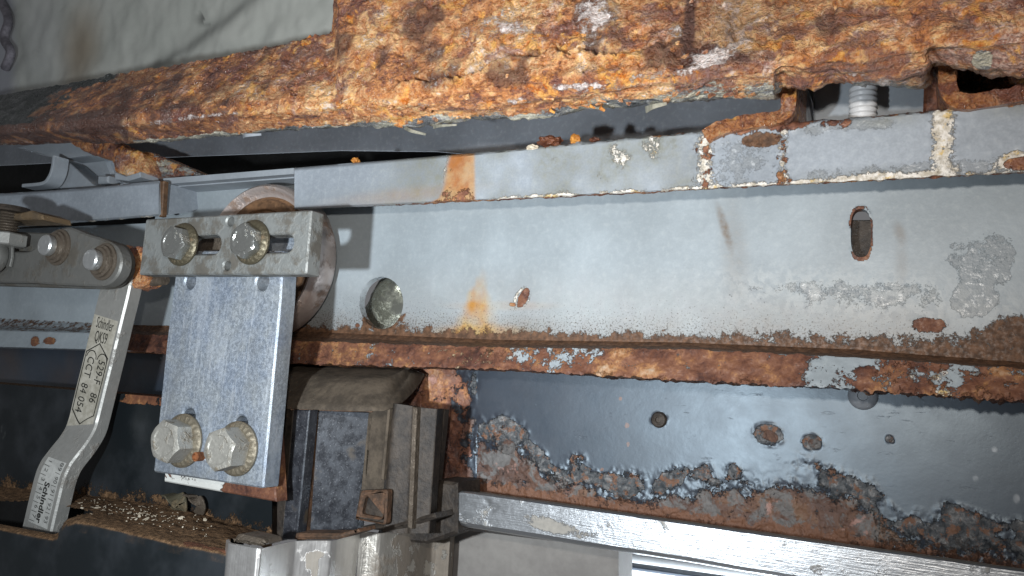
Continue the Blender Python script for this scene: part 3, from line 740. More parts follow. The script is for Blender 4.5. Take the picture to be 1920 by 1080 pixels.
# crumbs on top of the rail
def blob(name, c, r, mat, label, cat, sq=(1, 1, .7), seed=0, group=None):
    bm = bmesh.new(); bmesh.ops.create_icosphere(bm, subdivisions=3, radius=1)
    V = np.array([v.co[:] for v in bm.verts]); n = fbm(V * 1.6 + seed * 7.1, 4)
    V = V * (1 + .42 * n)[:, None] * np.array(sq) * r + np.array(c)
    F = [[v.index for v in f.verts] for f in bm.faces]; bm.free()
    return tag(mesh(name, V, F, mat, None, 25), label, cat, group)
blob('rust_crumb', P(1031, 266, -.020), .0030, M_crumbd, 'dark red brown rust lump lying on the rail, largest of the crumbs', 'rust crumb', (1.25, 1, .6), 1, 'rust crumbs on the rail')
blob('rust_crumb', P(1079, 262, -.020), .0017, M_crumb, 'bright orange rust crumb standing on the rail beside the dark lump', 'rust crumb', (1, .9, 1), 2, 'rust crumbs on the rail')
blob('rust_crumb', P(1115, 262, -.020), .0013, M_crumbd, 'small brown rust crumb on the rail, right of the orange one', 'rust crumb', (1.3, 1, .6), 3, 'rust crumbs on the rail')
blob('rust_crumb', P(667, 301, -.020), .0013, M_crumb, 'small pale orange rust crumb alone on the rail left of the orange run', 'rust crumb', (1.1, 1, .8), 4, 'rust crumbs on the rail')
blob('rust_crumb', P(998, 277, -.0215), .0014, M_flake, 'cream crust crumb at the rail edge left of the dark lump', 'rust crumb', (1.4, 1, .7), 5, 'rust crumbs on the rail')

# ================================================================== RUSTY BEAM
beam = thing('rusty_beam', P(960, 150, -.03), 'heavily rusted flaking steel beam across the top', 'beam')
xs = np.concatenate([np.arange(-170, 620, STEP), np.linspace(620, 631, 12), np.arange(633, 2110, STEP), np.arange(2116, 2800, 9.)])
bt = lin([(-170, 207), (0, 178), (100, 162), (240, 137), (430, 105), (618, 63), (623, 58), (631, -70), (2110, -70)])
bn = lin([(-170, 250), (0, 236), (120, 228), (240, 210), (400, 196), (520, 186), (640, 175), (800, 168), (960, 160), (1130, 140), (1280, 128), (1440, 112), (1600, 92), (1720, 66), (1920, 48), (2110, 30)])
bb = lin([(-170, 288), (0, 274), (130, 270), (240, 272), (333, 264), (530, 247), (640, 238), (800, 236), (900, 227), (1000, 223), (1100, 208), (1200, 200), (1280, 194), (1370, 188), (1452, 186), (1464, 160), (1500, 168), (1560, 152), (1600, 165), (1735, 165), (1744, 120), (1800, 130), (1920, 146), (2110, 150)])
yt = lambda x: np.interp(x, [-170, 2110], [-.030, -.034])
a0 = line(xs, bt, -.030); a_ = a0.copy(); a_[:, 1] = .02
a1 = line(xs, bn, -.050); am_ = line(xs, lambda x: bn(x) * .62 + bb(x) * .38, -.049)
a2 = line(xs, bb, -.036); a3 = a2.copy(); a3[:, 1] = .0; a3[:, 2] += .017
R = loft([a_, a0, a1, am_, a2, a3], [2, 82, 16, 22, 4])
Rs = smooth_rows(R[3:124], 6); R[3:124] = Rs
V = R.reshape(-1, 3); u, v = UV(V); row = np.repeat(np.arange(R.shape[0]), R.shape[1])
N = normals(R).reshape(-1, 3)
und = ss(row, 80, 92)
big = fbm(V * 42, 4, .55); mid = fbm(V * 150, 5, .6); strat = fbm(V * np.array([45, 160, 300]), 5, .55)
pits = np.maximum(0, fbm(V * 210 + 5, 4, .6) - .12)
disp = (1 - und) * (.0015 * big + .0006 * mid - .0022 * pits) + und * (.0010 * big + .0014 * strat + .0004 * mid)
# crack
cr = np.array([(752, 152), (775, 149), (800, 151), (830, 144), (875, 140), (895, 133), (910, 122), (930, 112), (955, 103), (985, 101), (1005, 104), (1016, 92), (1040, 90), (1060, 97), (1085, 96), (1103, 92), (1150, 97), (1175, 99), (1200, 92), (1225, 85)], float)
dc = np.full(u.shape, 1e9); near = (u > 740) & (u < 1240) & (v > 70) & (v < 170)
for p, q in zip(cr[:-1], cr[1:]):
    d = q - p; t = np.clip(((u[near] - p[0]) * d[0] + (v[near] - p[1]) * d[1]) / (d @ d), 0, 1)
    dc[near] = np.minimum(dc[near], np.hypot(u[near] - p[0] - t * d[0], v[near] - p[1] - t * d[1] + 3 * fbm(V[near] * 500, 2)))
crk = np.exp(-(dc / 3.2) ** 2)
disp -= crk * .0045
disp += .0014 * ss(dc, 26, 3) * (v > np.interp(u, cr[:, 0], cr[:, 1])) * near
sc_left = np.interp(u, [-170, 100, 300, 600], [.25, .3, .6, 1])
V2 = V + N * (disp * sc_left * (row > 1))[:, None]
er = (row >= 116)
V2[:, 2] += np.where(er, -.0009 * np.abs(fbm(V * np.array([180, 40, 60]), 5, .6)) + .0003, 0)
V2[:, 2] += np.where((row >= 2) & (row <= 8) & (u < 640), .0004 * fbm(V * 300, 4), 0)
m = M4(u); k = M4(u)
nz = fbm(V * 110, 4); nl = fbm(V * 28, 3); nm_ = fbm(V * 60 + 3, 4)
m[:, 0] = np.clip(.5 + .5 * nl + np.interp(u, [-170, 250, 420, 650, 1300, 1900], [-.18, -.12, -.02, .12, .16, .12]) + .25 * ss(v, 0, 60) * (u > 1300), 0, 1)
wz = lambda *a, s=1.: s * ell(u, v, *a)
m[:, 1] = np.clip(wz(930, 45, 55, 34, -35, .6, s=.62) + wz(985, 62, 40, 18, 20, .6, s=.55) + wz(860, 62, 26, 24, 0, .6, s=.45) + wz(1130, 20, 36, 24, 0, .7, s=.6) + wz(1265, 55, 18, 14, 0, .5, s=.8) + wz(1340, 112, 45, 12, -15, .5, s=.55)
                  + wz(640, 206, 190, 9, -3, .9, s=.42) + wz(1180, 150, 150, 9, -8, .8, s=.6) + wz(420, 212, 110, 9, -6, .9, s=.28) + wz(310, 228, 110, 7, -7, .7, s=.55) + wz(255, 165, 25, 24, 0, .8, s=.5) + wz(980, 192, 30, 8, 0, .6, s=.6) + wz(1050, 162, 60, 8, 0, .6, s=.5) + wz(1640, 150, 70, 14, 5, .6, s=.75)
                  + wz(500, 130, 40, 30, 0, .8, s=.35) + wz(1490, 18, 40, 22, 0, .8, s=.5) + .34 * ss(nm_, .0, .5) * ss(u, 300, 800) + wz(1085, 40, 60, 50, 20, .9, s=.35) + wz(1340, 95, 60, 12, -12, .6, s=.6) + wz(1200, 165, 90, 7, -3, .7, s=.5) + wz(800, 120, 60, 40, 0, .9, s=.3) + wz(15, 285, 60, 14, 5, .5, s=.75), 0, 1) * (row > 1)
m[:, 2] = np.clip(1.25 * (1 - ss(u + 1.1 * (v - bt(u)) * np.interp(u, [0, 240], [.6, 2.2]) + 60 * nz, 40, 230)) * (v < bn(u) - 2) + .8 * (1 - ss(v - bt(u), 2, 12)) * (1 - ss(u, 190, 250)), 0, 1)
tb = (bb(u) - v)
m[:, 3] = np.clip((1 - ss(tb + 7 * nz, 3, np.interp(u, [600, 780, 860, 960, 1100, 1280, 1450], [14, 26, 28, 20, 32, 46, 48]))) * (row < 124) * np.interp(u, [230, 300, 640, 760, 860, 940, 1050, 1120, 1440, 1464, 1480], [.35, .55, .55, .95, .95, .6, .8, 1.0, 1.0, .5, .0]), 0, 1)
m[:, 3] = np.maximum(m[:, 3], (row >= 118) * .9 * (u < 1462) * (u > 250)); m[:, 3] = np.maximum(m[:, 3], wz(1650, 163, 90, 12, 3, .5, s=.8)); m[:, 3] = np.maximum(m[:, 3], wz(1843, 108, 20, 14, 20, .4, s=.9))
m[:, 3] = np.maximum(m[:, 3], wz(1370, 70, 30, 6, -20, .5, s=0))
k[:, 1] = und
k[:, 0] = np.clip(.62 * (1 - ss(u, 120, 640)) * ss(nz + nl, -.45, .25) + .6 * ell(u, v, 1350, 40, 100, 60, 0, .8) * ss(nl, -.3, .2) + crk * 1.8 + .9 * wz(1293, 20, 9, 95, 4, .8) + .5 * wz(1150, 40, 16, 60, -12, .9) + .8 * ss(nm_, .12, .5) * (1 - und) + .45 * ell(u, v, 1400, 25, 130, 70, 0, .8) * ss(nz, -.3, .3) + .35 * ell(u, v, 330, 190, 200, 60, -10, .9) * ss(nz, -.3, .3) + .4 * (u < 240) * ss(v, bn(u) - 20, bn(u)) + wz(1800, 150, 100, 22, 0, .5, s=.9), 0, 1)  # dark rust; crack and far-right underside also carry painted shade
face_o = sheet('beam_flange', V2.reshape(R.shape), M_rust, beam, masks={'M': m, 'K': k}, sharp=80)
# loose scale along the lower edge and on the face
Vs, Fs = [], []
def scale_flake(c, n, sx, sz, seed):
    r_ = random.Random(seed); kk = r_.randint(5, 7); base = len(Vs)
    t1 = _n(np.cross(n, (0, 0, 1.)) + 1e-9); t2 = np.cross(n, t1); rot = r_.uniform(-.5, .5)
    a_, b_ = t1 * math.cos(rot) + t2 * math.sin(rot), -t1 * math.sin(rot) + t2 * math.cos(rot)
    tl = r_.uniform(-.4, .4); tm = r_.uniform(-.4, .4)
    for lay in (0, 1):
        for i in range(kk):
            an = 2 * math.pi * (i + r_.uniform(-.25, .25)) / kk; rr = r_.uniform(.6, 1.)
            x, z = sx * rr * math.cos(an), sz * rr * math.sin(an)
            Vs.append(np.array(c) + a_ * x + b_ * z + n * (tl * x + tm * z + (.0006 if lay else 0)))
    Fs.append(list(range(base, base + kk))); Fs.append(list(range(base + kk, base + 2 * kk)))
    for i in range(kk): Fs.append([base + i, base + (i + 1) % kk, base + kk + (i + 1) % kk, base + kk + i])
V2r = V2; idx = np.where((u > 250) & (u < 1460) & (row > 86) & (row < 118))[0]
for s, i in enumerate(rng.choice(idx, 170, replace=False)): scale_flake(V2r[i] - N[i] * .0002, N[i], random.uniform(.0008, .0028), random.uniform(.0004, .0011), s)
idx = np.where((u > 420) & (u < 2000) & (row > 6) & (row < 86))[0]
for s, i in enumerate(rng.choice(idx, 110, replace=False)): scale_flake(V2r[i] - N[i] * .0003, N[i], random.uniform(.0006, .0020), random.uniform(.0005, .0014), 900 + s)
fl_o = mesh('rust_scale', Vs, Fs, M_rust, beam, 20, {'M': np.tile(np.array([[.75, .1, 0, .0]], np.float32), (len(Vs), 1))}); fl_o['kind'] = 'stuff'
# curled paint flakes hanging from the beam's lower edge
def curl(px, py, Y, dx, dy, w_, nm='paint_flake', mat=M_cflake, lab=None):
    a = P(px, py, Y); b = P(px + dx, py + dy, Y - .004); mid_ = (a + b) / 2 + np.array([0, -.0025, -.0008])
    pth = catmull([a, mid_, b], 5)
    W = _n(np.cross(b - a, (0, 1, 0.3)))
    o, _ = strip(pth, np.linspace(w_, w_ * .45, len(pth)), .0004, mat, nm, beam, bev=.0001, wdir=tuple(W))
    return o
for (px, py, dx, dy, w_) in ((758, 238, 40, 14, .0016), (812, 238, 44, -4, .0013), (1035, 200, 5, 12, .0014), (1128, 196, 6, 12, .0017), (1108, 194, 8, 9, .0013), (1210, 206, 40, -12, .0020), (455, 255, 34, -3, .0018)):
    curl(px, py, -.037, dx, dy, w_, mat=M_crumb if (px in (1035, 1128, 1108)) else (M_plain if px == 455 else M_cflake))

# ================================================================== TOP RIGHT: WINDOW IN THE BEAM
o = plate('mounting_plate', pxpoly([(1522, 120), (1738, 108), (1734, 235), (1526, 245)], .006), .006, .010, M_plain, bev=.0006)
tag(o, 'grey painted plate behind the threaded stud', 'plate')
o = plate('gusset_plate', pxpoly([(1484, 165), (1512, 160), (1523, 240), (1480, 245)], .001), .001, .018, M_greyb, bev=.0008)
tag(o, 'narrow dark grey gusset beside the bent rusty strap', 'gusset')
o = plate('side_cheek', pxpoly([(1737, 70), (1768, 70), (1772, 215), (1730, 220)], -.002), -.002, .03, M_crumbd, bev=.0008)
tag(o, 'dark brown rusted cheek between the grey plate and the upright strap', 'cheek')
xs2 = np.arange(1760, 2110, 6.)
R = loft([line(xs2, lambda x: 60 + 0 * x, .006), line(xs2, lambda x: 250 - .03 * (x - 1760), .006)], [24]); Rv = R.reshape(-1, 3)
R = (Rv + np.stack([0 * Rv[:, 0], .003 * fbm(Rv * 90, 4), 0 * Rv[:, 0]], 1)).reshape(R.shape)
o = sheet('shaded_recess_panel', R, M_rust, masks={'M': np.tile(np.array([[.2, .1, .55, .25]], np.float32), (len(Rv), 1)), 'K': np.tile(np.array([[.5, 1, 0, 0]], np.float32), (len(Rv), 1))}, cap=False)  # added panel; its dark masks paint the shaded beam underside
tag(o, 'corroded back panel behind the right strap, its dark colour painting the shaded recess', 'web')
st = thing('threaded_stud', P(1618, 235, -.002), 'pale painted threaded stud standing in the gap at the top right', 'stud')
ax = P(1618, 190, -.002); rr = np.linalg.norm(P(1645, 190, -.002) - ax) * 1.0
prof = [(rr * .8, -.012)]
z = -.012; pitch = .00165
while z < .0042:
    prof += [(rr * .86, z), (rr, z + pitch * .30), (rr, z + pitch * .55), (rr * .86, z + pitch * .9)]; z += pitch
prof += [(rr * .82, z), (rr * .3, z + .0003)]
lathe('thread', ax, prof, painted('white_stud_paint', (.64, .66, .68), .05, .35), st, axis='z', n=44, sharp=60)
def bent(name, pxs, Y, depth, th, label):
    pts = [P(a, b, Y) for a, b in pxs]; pth = catmull(pts, 8)
    p = np.array(pth); T = np.gradient(p, axis=0); T /= np.linalg.norm(T, axis=1)[:, None]
    Nn = np.cross(T, (0, 1, 0)); Nn /= np.linalg.norm(Nn, axis=1)[:, None]
    n1, n2 = 7, 10; V, F = [], []
    ringn = []
    for i in range(len(p)):
        r_ = []
        for a in np.linspace(-.5, .5, n1): r_.append(p[i] + Nn[i] * th * a)
        for d in np.linspace(0, 1, n2)[1:]: r_.append(p[i] + Nn[i] * th * .5 + np.array([0, depth * d, 0]))
        for a in np.linspace(.5, -.5, n1)[1:]: r_.append(p[i] + Nn[i] * th * a + np.array([0, depth, 0]))
        for d in np.linspace(1, 0, n2)[1:-1]: r_.append(p[i] - Nn[i] * th * .5 + np.array([0, depth * d, 0]))
        ringn.append(np.array(r_))
    # resample denser along
    A = np.array(ringn); k2 = 5; A2 = []
    for i in range(len(A) - 1):
        for t in range(k2): A2.append(A[i] + (A[i + 1] - A[i]) * t / k2)
    A2.append(A[-1]); A = np.array(A2); c = A.mean(1, keepdims=True)
    V = A.reshape(-1, 3); dirs = (A - c).reshape(-1, 3); dirs /= np.linalg.norm(dirs, axis=1)[:, None]
    V = V + dirs * (.0011 * fbm(V * 230, 4))[:, None]
    nn = A.shape[1]; F = []
    for i in range(len(A) - 1):
        for q in range(nn): F.append([i * nn + q, i * nn + (q + 1) % nn, (i + 1) * nn + (q + 1) % nn, (i + 1) * nn + q])
    F.append(list(range(nn))); F.append(list(range((len(A) - 1) * nn, len(A) * nn)))
    mm = np.tile(np.array([[.38, .12, 0, 0]], np.float32), (len(V), 1)); kk2 = np.tile(np.array([[.35, .3, 0, 0]], np.float32), (len(V), 1))
    return tag(mesh(name, V, F, M_rust, None, 60, {'M': mm, 'K': kk2}), label, 'bent strap', 'bent rusty straps under the beam')
bent('bent_strap', [(1478, 118), (1478, 150), (1478, 190), (1472, 210), (1448, 221), (1400, 228), (1350, 240), (1322, 256)], -.024, .022, .0042, 'rusty bent strap left of the threaded stud, its foot turned to the left')
bent('bent_strap', [(1700, 97), (1745, 95), (1770, 104), (1776, 130), (1777, 160), (1788, 182), (1812, 190), (1860, 184), (1930, 172), (2060, 150)], -.024, .020, .0042, 'rusty bent strap right of the threaded stud, its foot turned to the right')

# ================================================================== TOP LEFT: SMALL BRACKETS
br = thing('angle_bracket', P(120, 340, 0.), 'grey painted angle bracket with a curved foot at the upper left', 'bracket')
pth = catmull([P(112, 296, -.010), P(109, 318, -.010), P(103, 334, -.010), P(92, 344, -.010), P(56, 348, -.010)], 7)
o, _ = strip(pth, .008, .0018, M_plain, 'bracket_foot', br, bev=.0003, front=(-1, 0, 1), wdir=(0, 1, 0))
plate('bracket_web', pxpoly([(112, 302), (128, 303), (175, 345), (196, 352), (100, 354), (106, 335)], -.004), -.004, .006, M_plain, br)
plate('bracket_top', pxpoly([(38, 279), (60, 284), (128, 303), (128, 299), (200, 290), (198, 268), (120, 262)], .000), -.002, .012, M_plain, br)
plate('bracket_block', pxpoly([(122, 292), (196, 290), (210, 322), (212, 340), (180, 348), (140, 330), (120, 318)], .008), .008, .024, M_plain, br, bev=.0015)
plate('bracket_tab', pxpoly([(183, 328), (202, 329), (202, 343), (182, 344)], -.004), -.004, .003, M_plain, br, bev=.0008)
rs = thing('diagonal_strut', P(260, 320, 0.), 'rust topped diagonal strut running down to the rail left of the gap', 'strut')
def crusty(nm, pts, yf, yb, mat, parent, mk, kk_=(0, 1, 0, 0), amp=.0012):
    pol = pxpoly(pts, yf); me_o = plate(nm, pol, yf, yb, mat, None, bev=.0012)
    me = me_o.data; bm = bmesh.new(); bm.from_mesh(me)
    bmesh.ops.triangulate(bm, faces=bm.faces)
    for _ in range(5):
        L = [e for e in bm.edges if e.calc_length() > .0016]
        if L: bmesh.ops.subdivide_edges(bm, edges=L, cuts=1)
    bmesh.ops.triangulate(bm, faces=[f for f in bm.faces if len(f.verts) > 4])
    Vv = np.array([v.co[:] for v in bm.verts]); bm.normal_update(); Nn = np.array([v.normal[:] for v in bm.verts])
    Vv = Vv + Nn * (amp * fbm(Vv * 230, 4))[:, None]
    for a_, b_ in zip(bm.verts, Vv): a_.co = b_
    Fq = [[v.index for v in f.verts] for f in bm.faces]; bm.free(); bpy.data.objects.remove(me_o); bpy.data.meshes.remove(me)
    return mesh(nm, Vv, Fq, mat, parent, 60, {'M': np.tile(np.array([mk], np.float32), (len(Vv), 1)), 'K': np.tile(np.array([kk_], np.float32), (len(Vv), 1))})
crusty('strut_end', [(208, 282), (225, 272), (262, 285), (275, 322), (232, 330), (212, 322)], -.013, .004, M_rust, rs, (.75, .45, 0, 0))
crusty('strut_bar', [(255, 280), (285, 287), (382, 328), (300, 336), (262, 330)], -.005, .008, M_rust, rs, (.15, .2, .42, .5), amp=.0006)
crusty('strut_plate', [(128, 266), (205, 262), (232, 280), (212, 300), (165, 288)], -.010, .002, M_rust, rs, (.35, .1, 0, 0), amp=.0006)
plate('strut_foot', pxpoly([(215, 322), (236, 330), (262, 322), (263, 332), (240, 339), (215, 336)], -.014), -.014, -.004, M_plain, rs)

# ================================================================== LOWER DARK PANEL
xs = np.concatenate([np.arange(-170, 2110, STEP), np.arange(2116, 2800, 9.)])
pt_ = lambda x: c_bot(x) - 40
pb = lin([(-170, 830), (700, 880), (760, 925), (855, 945), (1280, 1010), (1920, 1100), (2110, 1126)])
l0 = line(xs, pt_, .0125); l1 = line(xs, pb, .0115); e0 = l0.copy(); e0[:, 1] = .016; e1 = l1.copy(); e1[:, 1] = .016
R = loft([e0, l0, l1, e1], [1, 150, 1])
V = R.reshape(-1, 3); u, v = UV(V); m = M4(u); k = M4(u)
nz = fbm(V * 120, 4); nf = fbm(V * 380, 4); nl = fbm(V * 40, 3)
bnd = lin([(885, 700), (880, 740), (893, 790), (912, 822), (940, 800), (968, 812), (1000, 850), (1040, 878), (1090, 890), (1130, 912), (1240, 916), (1290, 895), (1330, 890), (1420, 885), (1470, 880), (1520, 893), (1570, 912), (1640, 940), (1690, 975), (1740, 985), (1800, 980), (1850, 992), (1890, 1000), (1920, 996), (2110, 1010)])
nb_ = fbm(V * 75 + 9, 4); dv = v - bnd(np.maximum(u, 893)) + 12 * nz + 14 * nb_
du_ = np.interp(v, [690, 760, 800, 1000], [884, 880, 898, 905]) - u + 8 * nz
inside = np.where(u > 893, dv, np.maximum(du_, dv * .0 - 5))
m[:, 0] = np.clip(ss(inside, -12, 50) * .80 + .0, 0, 1) * (u > 700)
m[:, 0] = np.where(u > 1640, m[:, 0] * np.interp(u, [1640, 1720, 1920], [1, .62, .55]), m[:, 0])
m[:, 1] = np.clip((1 - ss(np.abs(inside + 2), 4, np.interp(u, [880, 1000, 1300, 1480, 1700, 1920], [34, 48, 26, 48, 40, 30]))) * np.clip(.62 + 1.5 * nb_ + .5 * nz, .1, .85) + .5 * ss(inside, 0, 20) * (u > 1640) + .38 * ss(inside, 4, 20) * np.clip(.4 + 2.2 * fbm(V * 95 + 4, 3), 0, 1), 0, 1) * (u > 700)
bart = lin([(850, 918), (1280, 980), (1920, 1070), (2110, 1097)])
bd = bart(u) - v
m[:, 2] = np.clip((1 - ss(bd + 10 * nz, 8, 46)) * .95, 0, 1) * (u > 835) * np.interp(u, [835, 1500, 1750, 1920], [1, 1, .75, .7])
m[:, 2] = np.maximum(m[:, 2], .8 * ss(du_, 8, 40) * (u > 760) * (u < 905) * (.5 + .8 * nz))
for (cx, cy, rx, ry, rt_) in ((1440, 815, 29, 21, 14), (1523, 829, 20, 15, 5), (1667, 823, 8, 7, 0), (950, 832, 20, 20, 0)):
    e = ell(u, v, cx, cy, rx, ry, rt_, .25); e2 = ell(u, v, cx + 4, cy + 3, rx * .62, ry * .55, rt_ + 15, .5)
    m[:, 1] = np.maximum(m[:, 1], e * .85); m[:, 0] = np.maximum(m[:, 0], e2 * .95)
m[:, 1] = np.maximum(m[:, 1], ell(u, v, 1236, 787, 15, 13, 0, .3))
for (cx, cy, rx, ry) in ((1163, 747, 4, 5), (1176, 797, 5, 6), (1178, 833, 4, 6), (1185, 893, 4, 8), (1128, 880, 4, 4), (1130, 852, 8, 16)):
    m[:, 3] = np.maximum(m[:, 3], ell(u, v, cx, cy, rx, ry) * (.75 if rx < 8 else .35))
for (cx, cy, rx, ry) in ((1829, 897, 5, 5), (1813, 961, 6, 15), (1906, 935, 6, 8), (1865, 843, 5, 5)):
    k[:, 2] = np.maximum(k[:, 2], ell(u, v, cx, cy, rx, ry, 0, .3) * (.6 + .5 * nf))
k[:, 1] = (1 - ss(u, 870, 905)) * (u > 700) * 1.; m[:, 0] = np.maximum(m[:, 0], k[:, 1] * (.62 + .5 * nz)); m[:, 2] *= 1 - .85 * k[:, 1]; m[:, 1] *= 1 - .6 * k[:, 1]
k[:, 0] = np.clip(.10 + .06 * (u < 880) + .35 * nl * (u < 700), 0, .8)
N = normals(R).reshape(-1, 3)
relief = m[:, 1] * (.0007 * fbm(V * 330, 5, .6) + .0002) + m[:, 0] * (.0012 * fbm(V * 200, 5, .6) - .0002) + .00006 * nl
V2 = V + N * relief[:, None]
lower = sheet('lining_sheet', V2.reshape(R.shape), M_dark, masks={'M': m, 'K': k}, sharp=80)
tag(lower, 'glossy dark blue panel with blistered rusty lower border and corroded left end', 'panel')
for (cx, cy, lab) in ((1236, 787, 'small dark screw head in the middle of the dark panel'), (1618, 742, 'dark screw head half hidden under the rusty lip')):
    s_ = thing('panel_screw', P(cx, cy, .0122), lab, 'screw', 'screws in the dark panel')
    r = .0022 if cy > 760 else .0034
    lathe('screw_head', P(cx, cy, .0122), [(r * 1.25, 0), (r * 1.2, .0004), (r, .0010), (r * .45, .0013), (r * .4, .0008), (r * .1, .0008)], M_brownd if cy > 760 else M_greyb, s_, n=24)

# ================================================================== ALUMINIUM BAR
xs = np.concatenate([np.array([853, 854.5, 857, 861, 867]), np.arange(873, 2800, 5.)])
q = np.clip((xs - 853) / 18, 0, 1); endr = (1 - np.sqrt(1 - (1 - q) ** 2)) * 8
bt_ = lambda x: bart(x) + endr; bb_ = lin([(853, 985), (1160, 1034), (1280, 1052), (1395, 1072), (1920, 1155), (2110, 1185)])
b0 = line(xs, lambda x: bart(x) - 4, .0112); b1 = line(xs, bt_, -.009); b2 = line(xs, lambda x: bart(x) + 3 + endr, -.010); b3 = line(xs, lambda x: bb_(x) - 9 - endr, -.0104); b4 = line(xs, lambda x: bb_(x) - 2 - endr, -.0088); b5 = line(xs, lambda x: bb_(x) - endr, -.0055); b6 = b5.copy(); b6[:, 1] = .006
R = loft([b0, b1, b2, b3, b4, b5, b6], [4, 3, 20, 4, 3, 3])
V = R.reshape(-1, 3); u, v = UV(V); m = M4(u); nz = fbm(V * 200, 4)
row = np.repeat(np.arange(R.shape[0]), R.shape[1])
m[:, 2] = np.clip(.62 * ell(u, v, 1010, 978, 55, 14, 12, .6) + .55 * ell(u, v, 1080, 1000, 60, 12, 10, .8) + .5 * ell(u, v, 880, 975, 30, 14, 0, .8) + .5 * ell(u, v, 920, 955, 14, 14, 0, .6), 0, 1)
m[:, 2] = np.where(row <= 3, 1, m[:, 2])
R = (V + normals(R).reshape(-1, 3) * (.0001 * fbm(V * 60, 3) + .0007 * ell(u, v, 918, 948, 14, 12, 0, .8) * nz)[:, None]).reshape(R.shape)
o = sheet('aluminium_bar', R, M_alu, masks={'M': m}, sharp=40)
tag(o, 'bright brushed aluminium bar sloping down to the lower right', 'bar')
xs2 = np.arange(846, 2110, 3.)
a = line(xs2, lambda x: bart(x) - 7, .0122); b_ = line(xs2, lambda x: bart(x) - 3, -.0065); c_ = line(xs2, lambda x: bart(x) + 1, -.0068); d_2 = c_.copy(); d_2[:, 1] = .0122
R = loft([a, b_, c_, d_2], [4, 2, 1]); Vv = R.reshape(-1, 3); Vv = Vv + np.array([0, 0, 1]) * (.0005 * fbm(Vv * 250, 3))[:, None]
# door and hallway below the bar
xs2 = np.arange(800, 1162, 12.)
a = line(xs2, lin([(800, 985), (1162, 1030)]), .016); b_ = line(xs2, lambda x: 1200 + 0 * x, .016); a2 = a.copy(); a2[:, 1] = .03; b2 = b_.copy(); b2[:, 1] = .03
o = sheet('grey_door', loft([a2, a, b_, b2], [1, 10, 1]), M_door)
tag(o, 'plain grey landing door under the left end of the aluminium bar', 'door')
xs2 = np.arange(1000, 2300, 40.)
o = sheet('hallway_wall', loft([line(xs2, lambda x: 960 + 0 * x, .30), line(xs2, lambda x: 1600 + 0 * x, .30)], [3]), M_white, cap=False)
tag(o, 'bright white landing wall below the bar', 'wall', kind='structure')
o = plate('skirting_strip', pxpoly([(1100, 1050), (1300, 1078), (1700, 1135), (1700, 1144), (1300, 1086), (1100, 1057)], .285), .285, .297, matte('slate_strip', (.035, .045, .06), (.05, .06, .075), 30, .5, .0001), bev=.0008)
tag(o, 'dark slate strip on the bright landing wall under the bar', 'strip')

# ================================================================== CENTRE: DOOR COVER, PANEL, POST
cv = thing('door_cover', P(640, 730, -.02), 'dusty brown sheet metal cover with a rounded right edge under the track lip', 'cover')
xs = np.array([520, 560, 600, 650, 690, 715, 730, 742, 752, 760, 766, 770.])
tp = lin([(520, 683), (600, 685), (770, 694)]); mdl = lin([(520, 745), (690, 752), (730, 748), (745, 735), (760, 716), (770, 699)]); bot = lin([(520, 768), (690, 773), (728, 772), (742, 744), (760, 722), (770, 703)])
yF = np.interp(xs, [520, 690, 730, 770], [-.032, -.032, -.026, -.004])
A0 = line(xs, lambda x: tp(x) - 3, .006); A1 = line(xs, tp, -.004 + 0 * xs); A2 = P(xs, mdl(xs), yF + .003); A3 = P(xs, bot(xs), yF); A4 = A3.copy(); A4[:, 1] += .004; A5 = A2.copy(); A5[:, 1] += .01
A1b = (A1 * .45 + A2 * .55) + np.array([0, -.003, .002])
sheet('cover_skin', smooth_rows(loft([A0, A1, A1b, A2, A3, A4, A5], [1, 5, 5, 3, 1, 1]), 1), M_brown, cv, sharp=60)
# right cheek of the cover
xs = np.linspace(692, 737, 8)
yF = np.interp(xs, [692, 712, 737], [-.0125, -.0125, -.0135])
lft = [(768, 0)]
A = P(xs, 764 + 0 * xs, yF); B = P(np.linspace(684, 726, 8), 925 + 0 * xs, yF); A_ = A.copy(); A_[:, 1] += .02; B_ = B.copy(); B_[:, 1] += .02
sheet('cover_side', loft([A_, A, B, B_], [1, 10, 1]), M_brown, cv, sharp=60)
dp = thing('door_leaf', P(620, 900, -.03), 'dark reflective door leaf with a rusty upright seam behind the zinc plate', 'door leaf')
def flat(nm, pts, yf, yb, mat, par, bev=.0004, **kw): return plate(nm, pxpoly(pts, yf), yf, yb, mat, par, bev, **kw)
g = NT('smoky_leaf')
nA = g.noise(240, 6, .7); nB = g.noise(900, 4, .7); 
c = g.mix(g.mr(nA, .35, .65), (.020, .021, .026), (.045, .047, .055)); c = g.mix(g.mr(g.noise(1600, 3, .8), .60, .68), c, (.20, .205, .22)); c = g.mix(g.mr(g.noise(60, 5, .6), .60, .70), c, (.07, .05, .03))
M_leaf = g.out(c, g.mr(nA, .35, .65, .28, .5), .1, g.bump(g.ma('ADD', nA, nB), .00008, .8), Specular_IOR_Level=1., Specular_Tint=(.8, .9, 1., 1.))
def quad(nm, c4, th, mat, par):
    a = [P(*q) for q in c4]; b = [q + np.array([0, th, 0]) for q in a]
    return mesh(nm, a + b, [[0, 1, 2, 3], [7, 6, 5, 4]] + [[i, (i + 1) % 4, 4 + (i + 1) % 4, 4 + i] for i in range(4)], mat, par, 30)
YR = -.0115
quad('leaf_pane', [(586, 770, -.026), (692, 774, YR), (667, 1012, YR), (562, 1012, -.026)], .004, M_leaf, dp)
quad('leaf_seam', [(580, 766, -.0285), (587, 766, -.0275), (566, 1014, -.0275), (556, 1014, -.0285)], .004, M_seam, dp)
quad('leaf_frame', [(692, 768, YR - .001), (699, 768, YR - .001), (684, 925, YR - .001), (677, 925, YR - .001)], .004, M_brown, dp)
